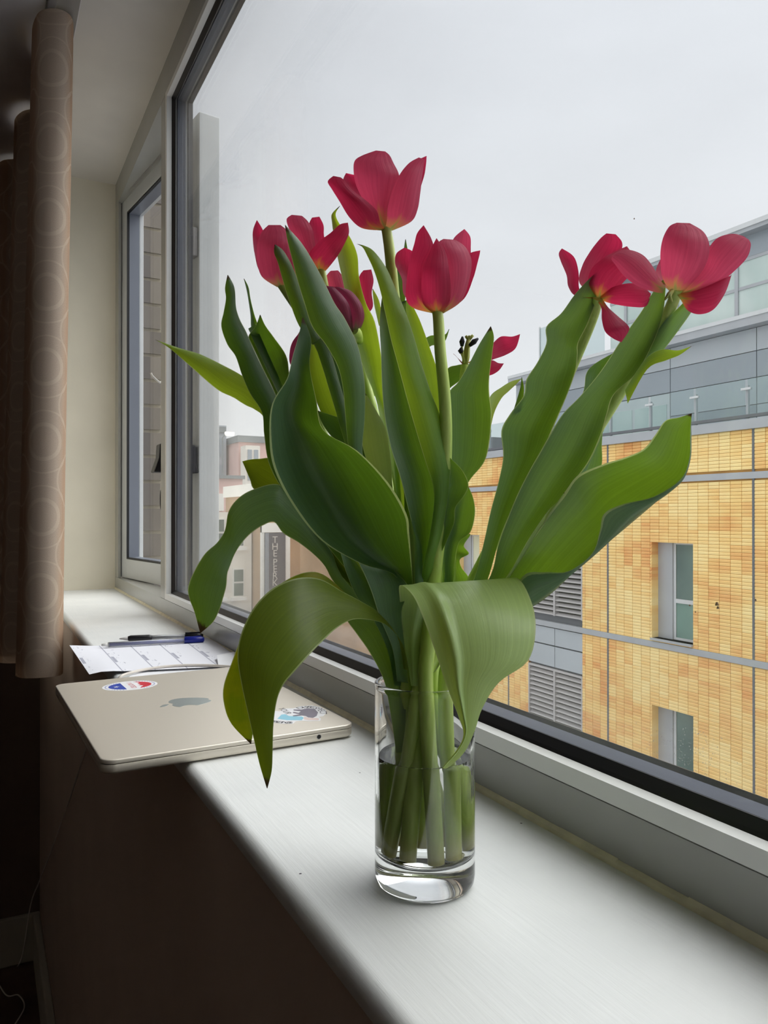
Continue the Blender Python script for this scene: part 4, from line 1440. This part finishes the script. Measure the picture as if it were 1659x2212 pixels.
# ---- tulip 1: the highest flower
B = (-.0085, -.0135)
t1 = tulip('tallest tulip, open red flower at the top centre of the bouquet', B)
stem(t1, [(834, 492, .400), (840, 530, .401), (846, 585, .403), (852, 650, .408), (864, 760, .414), (882, 900, .418), (896, 1060, .418), (902, 1220, .416), (908, 1370, .413), (914, 1478, .411)], B)
petal(t1, [(826, 497, 840, 497), (770, 455, 850, 440), (738, 405, 830, 400), (742, 385, 790, 384), (748, 374)], .400, .016, .25, 'petal_red')
petal(t1, [(830, 497, 845, 497), (835, 445, 893, 440), (862, 392, 914, 388), (890, 354, 920, 358), (921, 337)], .400, .014, .2, 'petal_red', tilt=.3)
petal(t1, [(826, 498, 842, 498), (806, 470, 838, 462), (786, 435, 848, 430), (770, 402, 858, 402), (764, 372, 862, 378), (766, 348, 850, 352), (782, 336, 842, 336), (812, 325, 832, 327)], .400, -.008, -.2, 'petal_pink')
petal(t1, [(824, 498, 838, 498), (782, 493, 822, 482), (755, 470, 814, 456), (734, 436, 792, 434), (717, 409, 763, 412), (708, 392, 744, 390), (720, 380, 736, 383)], .400, -.014, -.28, 'petal_red', tilt=-.3)
petal(t1, [(832, 498, 848, 498), (836, 472, 888, 479), (838, 446, 902, 453), (848, 410, 908, 416), (864, 376, 912, 382), (884, 352, 915, 360), (905, 340, 918, 345)], .400, -.013, -.28, 'petal_pink', tilt=.3)

# ---- tulip 2a and 2b: pair at the upper left
B = (-.017, .004)
t2 = tulip('left tulip with cupped red flower half hidden by a long leaf', B)
stem(t2, [(608, 614, .425), (618, 628, .426), (640, 660, .428), (668, 700, .43), (708, 780, .432), (755, 900, .434), (790, 1050, .43), (840, 1190, .427), (868, 1330, .424), (880, 1478, .421)], B)
petal(t2, [(600, 618, 612, 618), (562, 588, 605, 592), (550, 548, 592, 552), (546, 515, 577, 517), (547, 495, 566, 493), (555, 476)], .425, .008, .2, 'petal_red')
petal(t2, [(604, 618, 618, 616), (612, 582, 660, 580), (612, 540, 664, 540), (615, 512, 655, 510), (634, 488)], .425, .008, .2, 'petal_red')
petal(t2, [(598, 620, 616, 620), (566, 598, 634, 602), (556, 566, 638, 562), (555, 532, 636, 530), (564, 503, 628, 505), (580, 486, 606, 486)], .425, -.014, -.28, 'petal_pink')
B = (.008, .016)
t3 = tulip('wide open red tulip just right of the cupped left flower', B)
stem(t3, [(693, 584, .435), (698, 610, .435), (710, 680, .437), (730, 780, .438), (765, 920, .438), (815, 1080, .435), (855, 1230, .43), (880, 1370, .427), (890, 1478, .424)], B)
petal(t3, [(686, 585, 700, 585), (668, 545, 708, 545), (666, 510, 700, 510), (667, 485, 699, 487), (674, 470, 690, 468)], .435, .012, .2, 'petal_red')
petal(t3, [(684, 586, 700, 586), (654, 556, 688, 551), (638, 526, 680, 523), (625, 496, 676, 498), (619, 474, 665, 478), (630, 464, 652, 466)], .435, -.006, -.2, 'petal_pink')
petal(t3, [(684, 587, 700, 589), (667, 553, 714, 573), (688, 523, 732, 549), (714, 503, 747, 521), (734, 485, 754, 502), (751, 481)], .435, -.012, -.22, 'petal_red')
petal(t3, [(690, 586, 702, 586), (690, 550, 722, 560), (706, 520, 738, 530), (728, 492, 750, 500), (748, 482)], .435, .006, .15, 'petal_red')

# ---- tulips 4 and 5: red flower and drooping purple bud in the middle
B = (0.0, .012)
t4 = tulip('red tulip mostly hidden behind the leaf between the left and centre flowers', B)
stem(t4, [(762, 692, .445), (768, 730, .445), (790, 830, .445), (825, 960, .443), (858, 1110, .44), (884, 1260, .435), (905, 1390, .43), (915, 1478, .426)], B)
petal(t4, [(752, 692, 774, 692), (740, 645, 792, 645), (735, 608, 786, 608), (762, 588)], .445, .012, .2, 'petal_red')
petal(t4, [(750, 692, 766, 692), (716, 655, 768, 655), (704, 618, 748, 618), (705, 597, 738, 594), (714, 585, 730, 584)], .445, -.006, -.2, 'petal_pink')
petal(t4, [(757, 692, 772, 692), (770, 657, 804, 667), (776, 627, 803, 632), (776, 598, 807, 606), (785, 584, 802, 582)], .445, -.008, -.2, 'petal_red')
B = (-.006, .016)
t5 = tulip('drooping purple tulip bud behind the long front leaf', B)
stem(t5, [(764, 712, .418), (772, 722, .428), (774, 745, .442), (782, 800, .448), (802, 900, .448), (836, 1040, .438), (862, 1200, .432), (876, 1360, .424), (878, 1478, .415)], B)
petal(t5, [(748, 714, 762, 718), (704, 684, 748, 688), (694, 652, 732, 658), (700, 624, 722, 628), (706, 617)], .418, .008, .2, 'petal_purple')
petal(t5, [(756, 716, 780, 708), (752, 690, 787, 685), (748, 660, 781, 657), (734, 636, 760, 630), (722, 619, 734, 620)], .418, -.004, -.3, 'petal_purple')
petal(t5, [(750, 716, 764, 718), (732, 694, 760, 684), (714, 655, 754, 658), (707, 630, 738, 636), (706, 618, 720, 619)], .418, -.010, -.3, 'petal_purple')
B = (.019, .008)
t5b = tulip('small purple tulip bud peeping out left of the dark-tipped leaf', B)
stem(t5b, [(650, 798, .445), (668, 860, .446), (720, 990, .446), (790, 1130, .442), (850, 1260, .436), (900, 1390, .43), (930, 1478, .426)], B)
petal(t5b, [(642, 800, 660, 800), (628, 782, 674, 785), (628, 756, 676, 757), (636, 736, 668, 736), (647, 717)], .445, .006, .25, 'petal_purple')
petal(t5b, [(640, 801, 660, 801), (626, 784, 668, 787), (626, 758, 668, 760), (632, 738, 660, 738), (646, 720)], .445, -.008, -.3, 'petal_purple')

# ---- tulip 6: centre right
B = (.0045, -.0175)
t6 = tulip('cupped red tulip on a bare green stem right of centre', B)
stem(t6, [(944, 672, .388), (947, 692, .388), (951, 760, .389), (959, 840, .391), (963, 910, .394), (962, 985, .398), (956, 1080, .403), (944, 1190, .406), (932, 1310, .406), (924, 1400, .404), (920, 1478, .402)], B)
petal(t6, [(942, 676, 956, 676), (952, 640, 1006, 640), (962, 590, 1017, 590), (972, 545, 1017, 540), (980, 515, 1016, 512), (1003, 495)], .388, .014, .25, 'petal_pink')
petal(t6, [(930, 674, 944, 676), (876, 642, 908, 652), (868, 602, 897, 612), (854, 572, 895, 572), (856, 548, 894, 546), (874, 535)], .388, .008, .2, 'petal_red')
petal(t6, [(946, 676, 958, 676), (976, 652, 1002, 646), (992, 612, 1022, 602), (1002, 572, 1031, 570), (1014, 548, 1036, 550), (1037, 541)], .388, .004, .1, 'petal_red')
petal(t6, [(936, 677, 950, 677), (894, 666, 938, 658), (877, 645, 924, 626), (879, 602, 918, 602), (885, 562, 920, 572), (895, 526, 936, 540), (901, 504, 932, 516), (915, 487)], .388, -.010, -.25, 'petal_red', tilt=-.3)
petal(t6, [(940, 678, 958, 677), (954, 662, 996, 651), (960, 632, 1013, 608), (960, 590, 1019, 568), (954, 550, 1013, 546), (946, 526, 1002, 530), (958, 516, 984, 518)], .388, -.012, -.25, 'petal_pink', tilt=.3)
petal(t6, [(936, 678, 956, 678), (914, 656, 970, 656), (910, 622, 974, 622), (913, 586, 970, 582), (925, 550, 963, 546), (943, 515)], .388, -.017, -.22, 'petal_red')

# ---- tulip 7: spent flower with bare pistil and stamens
B = (.0185, .003)
t7 = tulip('spent tulip with bare pistil, black stamens and two red petals left', B)
stem(t7, [(1004, 788, .43), (1000, 830, .431), (992, 920, .432), (982, 1040, .432), (968, 1180, .43), (950, 1320, .426), (942, 1400, .424), (938, 1478, .422)], B, r1=.0022)
MB().tube([P(1004, 788, .43), P(1007, 770, .43), P(1010, 745, .43), P(1013, 732, .43)], [.0018, .0021, .0015, .0012], 10).build('pistil', 'pistil_green', t7, True)
for a, b2 in (((1013, 733), (1006, 726)), ((1013, 733), (1022, 724)), ((1013, 733), (1015, 725))):
    MB().tube([P(*a, .43), P(*b2, .429)], [.0012, .0008], 8).build('stigma', 'pistil_green', t7, True)
for pts_ in (((1003, 782), (1000, 764), (998, 748), (998, 738), (999, 727)), ((1008, 780), (1011, 756), (1014, 747), (1024, 738), (1033, 731)), ((1002, 784), (999, 770), (996, 763), (995, 758), (997, 750))):
    q = [P(*p, .427) for p in pts_]
    MB().tube(q[:3], .0005, 6).build('filament', 'pistil_green', t7, True)
    MB().tube(q[2:], [.0009, .0016, .0005], 8).build('anther', 'anther_black', t7, True)
petal(t7, [(1003, 788, 1007, 784), (1040, 764, 1044, 786), (1064, 742, 1064, 777), (1082, 727, 1092, 767), (1106, 727, 1114, 752), (1123, 722)], .43, .006, .2, 'petal_red')
petal(t7, [(1004, 792, 1007, 798), (1035, 784, 1040, 808), (1062, 778, 1058, 811), (1076, 784, 1077, 801), (1088, 785)], .43, -.004, -.15, 'petal_red')
petal(t7, [(1002, 786, 1004, 790), (992, 776, 996, 784), (982, 767, 986, 770), (979, 764)], .43, -.004, -.1, 'petal_faded')

# ---- tulips 8 and 9: the pair leaning to the right
B = (-.0165, -.006)
t8 = tulip('open red tulip leaning right with one petal hanging down', B)
stem(t8, [(1292, 642, .368), (1278, 690, .378), (1240, 780, .388), (1195, 880, .397), (1140, 1000, .405), (1085, 1130, .412), (1020, 1260, .416), (960, 1370, .416), (935, 1430, .413), (908, 1478, .406)], B)
petal(t8, [(1288, 642, 1296, 648), (1245, 640, 1263, 641), (1228, 620, 1251, 622), (1224, 595, 1250, 590), (1212, 566, 1244, 563), (1207, 548, 1234, 549), (1214, 537)], .368, .004, .15, 'petal_red')
petal(t8, [(1287, 640, 1301, 642), (1252, 612, 1302, 614), (1257, 576, 1320, 578), (1275, 543, 1340, 547), (1296, 516, 1344, 524), (1310, 504, 1330, 506)], .368, .004, .22, 'petal_red')
petal(t8, [(1289, 643, 1301, 647), (1271, 612, 1328, 630), (1277, 582, 1354, 602), (1300, 560, 1376, 582), (1325, 545, 1372, 558), (1354, 532)], .368, -.007, -.2, 'petal_red')
petal(t8, [(1292, 644, 1302, 650), (1320, 622, 1326, 657), (1356, 612, 1366, 663), (1386, 616, 1396, 661), (1406, 634)], .368, -.010, -.18, 'petal_red')
petal(t8, [(1290, 650, 1302, 646), (1299, 666, 1314, 664), (1300, 690, 1336, 684), (1307, 716, 1354, 700), (1324, 731, 1359, 713), (1342, 739)], .368, -.014, -.2, 'petal_red')
B = (.0125, -.011)
t9 = tulip('wide open red tulip with yellow throat, farthest to the right', B)
stem(t9, [(1464, 622, .352), (1445, 672, .362), (1405, 745, .372), (1350, 830, .380), (1290, 925, .388), (1220, 1040, .400), (1140, 1160, .409), (1060, 1270, .414), (1000, 1360, .415), (976, 1420, .412), (962, 1478, .408)], B)
petal(t9, [(1445, 628, 1470, 628), (1416, 592, 1502, 592), (1440, 540, 1524, 540), (1482, 508)], .352, .010, .2, 'petal_red')
petal(t9, [(1437, 618, 1432, 634), (1425, 602, 1407, 629), (1409, 574, 1375, 617), (1389, 551, 1347, 595), (1362, 540, 1330, 573), (1340, 541, 1321, 561), (1321, 553)], .352, -.006, -.2, 'petal_pink')
petal(t9, [(1462, 636, 1472, 650), (1499, 622, 1486, 671), (1535, 608, 1512, 679), (1563, 600, 1542, 668), (1577, 596, 1567, 632), (1580, 593)], .352, -.004, -.15, 'petal_red')
petal(t9, [(1465, 630, 1482, 642), (1492, 610, 1512, 634), (1520, 574, 1553, 613), (1529, 540, 1587, 585), (1550, 514, 1614, 556), (1582, 505, 1622, 530), (1606, 510, 1618, 518)], .352, -.006, -.18, 'petal_pink')
petal(t9, [(1446, 628, 1474, 632), (1431, 600, 1490, 616), (1427, 570, 1514, 590), (1427, 540, 1530, 558), (1433, 512, 1532, 526), (1446, 489, 1519, 500), (1462, 481, 1490, 482)], .352, -.013, -.22, 'petal_pink')
for a, b2 in (((1444, 636), (1436, 648)), ((1446, 640), (1452, 652))):
    MB().tube([P(1452, 628, .345), P(*a, .343), P(*b2, .343)], [.001, .0009, .0004], 6).build('sepal_tip', 'pistil_green', t9, True)

# ------------------------------------------------------------------ leaves, each belonging to one tulip
# t6: leaves at the front centre
leaf(t6, [(888, 1482, 912, 1482), (874, 1385, 955, 1375), (864, 1300, 1070, 1275), (864, 1264, 1116, 1248), (893, 1288, 1148, 1300), (920, 1350, 1157, 1362), (945, 1422, 1140, 1428),
          (968, 1490, 1078, 1474), (990, 1547, 1042, 1530), (1001, 1586, 1025, 1580), (988, 1618, 1004, 1624), (960, 1652, 972, 1655), (956, 1662)],
     [.402, .408, .405, .392, .372, .360, .354, .351, .350, .350, .351, .352, .353], -.10, .10, LP, False, (.20, .045, .0032), 32)
leaf(t6, [(905, 1285, 930, 1287), (915, 1215, 937, 1215), (926, 1170, 955, 1150), (937, 1095, 967, 1080), (936, 1050, 971, 1042), (920, 1000, 973, 985), (900, 935, 962, 940), (880, 865, 946, 885), (868, 820, 931, 848), (856, 775, 911, 787),
          (845, 735, 897, 737), (833, 680, 879, 682), (822, 630, 854, 622), (808, 585, 834, 578), (793, 552, 808, 543), (783, 534, 788, 531), (771, 527)], [.400, .398, .395, .39, .388, .388, .39, .392], -.22, .25, LB)
leaf(t6, [(925, 1235, 940, 1230), (935, 1200, 962, 1175), (945, 1150, 981, 1130), (950, 1110, 984, 1096), (955, 1075, 1003, 1070), (960, 1045, 1012, 1046), (962, 1015, 997, 1014), (966, 984)], [.402, .398, .396, .396], .2, -.3, LM)
# t1
leaf(t1, [(862, 1252, 891, 1256), (778, 1217, 888, 1205), (694, 1167, 884, 1152), (632, 1090, 878, 1110), (592, 1012, 838, 1042), (582, 942, 772, 974), (588, 872, 700, 930), (620, 818, 683, 862), (632, 770, 669, 790), (645, 725, 672, 733), (654, 686)],
     [.402, .386, .374, .368, .366, .368, .372, .376, .382, .388], lambda t_: .42 if t_ < .7 else .42 - 1.9 * (t_ - .7), 0.0, LD_)
leaf(t1, [(850, 1252, 880, 1245), (800, 1120, 835, 1100), (767, 1030, 800, 1030), (752, 960, 783, 978), (746, 900, 788, 905), (741, 840, 789, 845), (729, 790, 784, 797), (703, 744, 772, 744), (674, 705, 745, 688), (656, 650, 723, 655), (641, 600, 698, 604),
          (631, 560, 675, 562), (621, 520, 650, 523), (616, 486)], [.408, .402, .396, .394, .394, .396, .40], -.25, .15, LM)
leaf(t1, [(900, 1262, 926, 1252), (906, 1182, 936, 1180), (886, 1116, 946, 1110), (866, 1036, 942, 1040), (844, 966, 922, 985), (831, 900, 897, 905), (825, 830, 877, 830), (823, 760, 857, 760), (820, 700, 847, 700), (824, 650, 840, 655), (830, 618)],
     [.405, .404, .404, .406, .41], .2, .2, LM)
# t2
leaf(t2, [(872, 1445, 884, 1450), (858, 1374, 870, 1392), (819, 1325, 838, 1353), (787, 1303, 805, 1340), (738, 1277, 763, 1338), (692, 1251, 727, 1357), (642, 1249, 702, 1380), (592, 1269, 680, 1402), (551, 1309, 657, 1427), (523, 1363, 632, 1455), (513, 1416, 613, 1478),
          (522, 1480, 599, 1510), (536, 1542, 591, 1562), (549, 1600, 589, 1622), (561, 1652, 587, 1665), (577, 1703)], [.405, .395, .378, .362, .35, .343, .34, .338, .338], -.10, -.25, LO, False)
leaf(t2, [(640, 1095, 682, 1080), (585, 1012, 640, 982), (571, 942, 617, 912), (566, 892, 597, 857), (540, 850, 580, 820), (523, 811, 563, 786), (509, 770, 547, 752), (491, 744, 532, 717), (478, 705, 518, 690), (483, 675, 510, 664), (488, 645, 508, 632),
          (486, 622, 504, 614), (492, 594)], [.42, .418, .416, .416, .418], -.2, .2, LD_)
leaf(t2, [(700, 805, 722, 785), (672, 742, 692, 732), (645, 702, 670, 692), (625, 650, 657, 650), (611, 606, 642, 602), (600, 567, 628, 568), (592, 546, 611, 540), (594, 528)], [.42, .41, .406, .406], -.2, .1, LM)
leaf(t2, [(738, 1275, 752, 1262), (701, 1222, 716, 1192), (676, 1196, 690, 1152), (645, 1172, 668, 1108), (612, 1152, 640, 1074), (592, 1128, 600, 1046), (566, 1136, 550, 1056), (541, 1153, 516, 1075), (520, 1176, 494, 1104), (506, 1199, 486, 1145),
          (497, 1222, 469, 1172), (491, 1240, 442, 1197), (489, 1265, 418, 1237), (482, 1292, 406, 1270), (474, 1317, 410, 1296), (460, 1344, 420, 1322), (432, 1369)], [.42, .418, .412, .405, .398, .392, .388], -.12, .3, LM)
leaf(t2, [(610, 950, 640, 960), (520, 869, 575, 850), (470, 842, 527, 814), (412, 792, 482, 789), (372, 757, 432, 765), (352, 743, 388, 752), (336, 734)], [.435, .44, .445, .448], -.12, .1, LB)
# t3
leaf(t3, [(760, 1295, 778, 1322), (705, 1245, 732, 1282), (662, 1236, 692, 1290), (608, 1260, 652, 1322), (560, 1310, 612, 1372), (525, 1370, 577, 1432), (500, 1432, 562, 1472), (483, 1482, 552, 1512), (484, 1522, 550, 1547), (500, 1564, 547, 1578), (542, 1607)],
     [.412, .40, .388, .378, .372, .368, .366], -.12, -.2, LY)
leaf(t3, [(722, 1185, 692, 1202), (642, 1040, 612, 1092), (592, 993, 552, 1060), (560, 991, 540, 1036), (538, 993, 529, 1010), (523, 997)], [.43, .43, .432], .15, .1, LO)
leaf(t3, [(640, 965, 662, 932), (595, 852, 632, 882), (566, 792, 625, 810), (544, 745, 618, 768), (537, 726, 591, 728), (552, 705, 573, 703), (562, 680)], [.436, .432, .43, .43], .18, -.1, LD_)
leaf(t3, [(563, 770, 580, 765), (544, 716, 557, 701), (541, 680, 549, 678), (536, 645, 541, 645), (532, 624, 537, 621), (527, 602)], [.44, .442, .444], .3, .5, LD_)
leaf(t3, [(772, 1080, 802, 1062), (735, 965, 777, 942), (691, 886, 746, 872), (671, 822, 720, 817), (667, 772, 703, 776), (671, 742, 687, 740), (676, 716)], [.438, .436, .436], .15, .1, LB)
leaf(t3, [(782, 1000, 822, 982), (742, 890, 782, 882), (718, 816, 762, 812), (701, 776, 737, 767), (682, 736, 702, 731), (672, 690)], [.428, .424, .42], .15, .2, LD_)
# t4
leaf(t4, [(850, 1052, 882, 1042), (826, 932, 852, 930), (812, 862, 834, 880), (788, 802, 827, 822), (769, 746, 824, 772), (754, 692, 810, 696), (747, 640, 791, 656), (739, 600, 776, 600), (730, 560, 772, 551), (722, 516, 756, 512), (717, 480, 735, 486), (717, 462, 725, 463), (734, 445)],
     [.436, .436, .432, .428, .426], .22, .2, LB)
leaf(t4, [(870, 1152, 886, 1142), (818, 1062, 852, 1072), (788, 982, 845, 1002), (780, 932, 835, 932), (783, 892, 814, 889), (788, 848)], [.418, .412, .41], -.1, .2, LP)
leaf(t4, [(842, 935, 852, 928), (815, 860, 823, 851), (791, 857, 813, 836), (786, 820, 800, 815), (788, 792)], [.45, .452, .452], .1, .1, LP)
leaf(t4, [(832, 765, 840, 762), (818, 702, 827, 692), (808, 657, 819, 650), (805, 624)], [.446, .446], .1, .1, LB)
# t5
leaf(t5, [(792, 1042, 812, 1022), (745, 967, 762, 942), (715, 942, 750, 906), (695, 913, 727, 900), (686, 887)], [.424, .42, .418], .1, -.2, LD_)
leaf(t5, [(858, 1472, 882, 1476), (848, 1402, 874, 1392), (820, 1332, 868, 1322), (800, 1272, 882, 1278), (774, 1215, 870, 1250), (748, 1180, 800, 1190)], [.408, .404, .40, .398, .404], .15, .2, LM, False)
leaf(t5, [(852, 1482, 870, 1482), (836, 1402, 852, 1387), (800, 1327, 830, 1332), (770, 1288, 817, 1302), (748, 1237, 802, 1264), (734, 1190, 768, 1212), (714, 1148)], [.412, .411, .41, .412], .15, .1, LM, False)
leaf(t5, [(856, 1625, 872, 1625), (845, 1545, 877, 1545), (830, 1472, 877, 1472), (800, 1412, 870, 1412), (768, 1366, 842, 1347), (747, 1336, 792, 1330), (734, 1300, 772, 1296), (718, 1268)], [.412, .412, .412, .412, .414], .1, .1, LM, False)
leaf(t5, [(770, 1300, 800, 1300), (728, 1240, 770, 1240), (692, 1180, 740, 1195), (668, 1120, 700, 1130), (650, 1080)], [.424, .426, .428], .1, .1, LD_)
# t7
leaf(t7, [(955, 1272, 977, 1272), (960, 1182, 986, 1172), (969, 1092, 1001, 1092), (974, 1042, 1012, 1042), (971, 992, 1045, 1000), (969, 940, 1057, 957), (968, 890, 1062, 894), (970, 848, 1057, 851), (990, 825, 1057, 815), (1012, 788, 1063, 766), (1035, 744, 1067, 728), (1060, 705)],
     [.41, .41, .408, .404, .402, .402], .14, .15, LM)
leaf(t7, [(950, 1272, 974, 1270), (955, 1222, 982, 1217), (960, 1182, 992, 1171), (965, 1147, 1016, 1150), (970, 1112, 1026, 1112), (985, 1080, 1023, 1078), (1010, 1048)], [.408, .406, .404], .15, -.2, LM)
leaf(t7, [(902, 900, 930, 922), (940, 838, 952, 868), (966, 797, 971, 840), (986, 789, 992, 823), (1006, 786, 1008, 800), (1014, 787)], [.436, .436, .434], -.1, .1, LD_, False)
leaf(t7, [(1038, 942, 1056, 946), (1049, 896, 1067, 894), (1059, 856, 1083, 861), (1084, 836, 1098, 846), (1104, 824, 1113, 832), (1126, 818)], [.424, .426, .428], .25, .3, LP, False)
leaf(t7, [(975, 1292, 1012, 1282), (975, 1252, 1013, 1249), (974, 1226, 997, 1226), (976, 1206, 994, 1208), (980, 1190, 1013, 1196), (984, 1174, 1002, 1179), (1000, 1162, 1015, 1158), (1015, 1153)], [.428, .428, .428], .2, -.4, LM)
leaf(t7, [(896, 1292, 916, 1292), (896, 1232, 913, 1222), (895, 1172, 911, 1182), (889, 1132, 898, 1142), (886, 1108)], [.404, .404], -.2, .1, LM)
leaf(t7, [(940, 1012, 966, 1012), (920, 932, 956, 932), (914, 872, 952, 862), (905, 812, 947, 808), (893, 752, 927, 747), (883, 702, 909, 697), (877, 667, 896, 669), (880, 638)], [.412, .41, .41, .41], .12, .1, LB)
leaf(t7, [(898, 800, 905, 830), (912, 742, 916, 768), (927, 726, 930, 748), (946, 724, 946, 745), (962, 722, 962, 736), (970, 711)], [.43, .43], .1, .1, LM, False)
leaf(t7, [(860, 722, 882, 717), (850, 662, 875, 652), (843, 606, 884, 602), (858, 570, 886, 556), (870, 546, 881, 540), (876, 517)], [.42, .418, .416], .2, .3, LD_)
# t8
leaf(t8, [(985, 1345, 1012, 1348), (1005, 1300, 1035, 1300), (1029, 1236, 1057, 1242), (1046, 1168, 1080, 1162), (1060, 1104, 1107, 1097), (1077, 1040, 1137, 1037), (1087, 985, 1167, 987), (1083, 931, 1192, 931), (1102, 894, 1208, 894), (1131, 855, 1226, 851), (1137, 820, 1244, 800),
          (1160, 784, 1248, 766), (1180, 742, 1249, 741), (1180, 706, 1269, 701), (1212, 677, 1284, 661), (1241, 637, 1291, 626), (1270, 605, 1292, 601), (1297, 582)], [.408, .402, .396, .39, .384, .378, .372, .366, .362], .16, .12, LM, False)
leaf(t8, [(1108, 890, 1126, 888), (1118, 858, 1131, 855), (1124, 836, 1132, 838), (1127, 815)], [.386, .384], .2, .2, LM, False)
leaf(t8, [(1242, 902, 1272, 892), (1261, 842, 1302, 846), (1266, 808, 1312, 802), (1283, 787, 1320, 780), (1326, 762)], [.396, .394], .2, .1, LD_, False)
# t9
leaf(t9, [(1012, 1330, 1045, 1330), (1060, 1242, 1096, 1248), (1075, 1182, 1120, 1205), (1092, 1132, 1152, 1151), (1117, 1070, 1197, 1096), (1144, 1016, 1230, 1052), (1164, 981, 1270, 1001), (1189, 937, 1298, 941), (1216, 894, 1312, 893), (1254, 855, 1327, 851), (1299, 800, 1376, 805),
          (1344, 731, 1411, 741), (1384, 675, 1429, 691), (1404, 641, 1436, 651), (1425, 611, 1439, 610), (1447, 593)], [.404, .398, .39, .382, .374, .366, .358, .352], .16, .1, LM, False)
leaf(t9, [(1232, 1052, 1252, 1052), (1268, 965, 1302, 935), (1308, 885, 1332, 872), (1344, 822, 1368, 832), (1393, 762, 1428, 763), (1428, 702, 1478, 697), (1463, 667, 1502, 661), (1499, 632, 1517, 636), (1531, 612)], [.402, .388, .370, .358, .352], -.15, .1, LM, False)
leaf(t9, [(1350, 842, 1356, 872), (1394, 776, 1398, 798), (1429, 755, 1438, 779), (1464, 757, 1468, 767), (1493, 748)], [.366, .362, .36], .1, .1, LB, False)
leaf(t9, [(1040, 1320, 1075, 1345, 1085, 1335), (1091, 1250, 1155, 1308, 1128, 1246), (1131, 1190, 1199, 1275, 1176, 1236), (1160, 1148, 1240, 1236, 1228, 1234), (1190, 1105, 1290, 1192, 1279, 1196), (1217, 1070, 1338, 1152, 1296, 1146), (1246, 1029, 1376, 1120, 1305, 1110),
          (1300, 1004, 1416, 1086, 1346, 1089), (1350, 988, 1451, 1057, 1412, 1073), (1390, 970, 1477, 1032, 1470, 1036), (1415, 940, 1491, 990, 1489, 992), (1437, 909, 1493, 945, 1491, 948), (1466, 902, 1493, 915, 1492, 917), (1494, 893)],
     [.404, .396, .388, .38, .37, .362, .356, .352], .14, -.1, LM, False)
leaf(t9, [(1095, 1252, 1101, 1247), (1119, 1206, 1137, 1192), (1150, 1152, 1167, 1142), (1185, 1102, 1202, 1102), (1205, 1083, 1217, 1079), (1219, 1064)], [.394, .39, .386], .1, .1, LP, False)
leaf(t9, [(1240, 1062, 1264, 1062), (1262, 1012, 1298, 1012), (1275, 985, 1300, 962), (1288, 960, 1302, 932), (1303, 903)], [.404, .40, .396], .1, .1, LM, False)
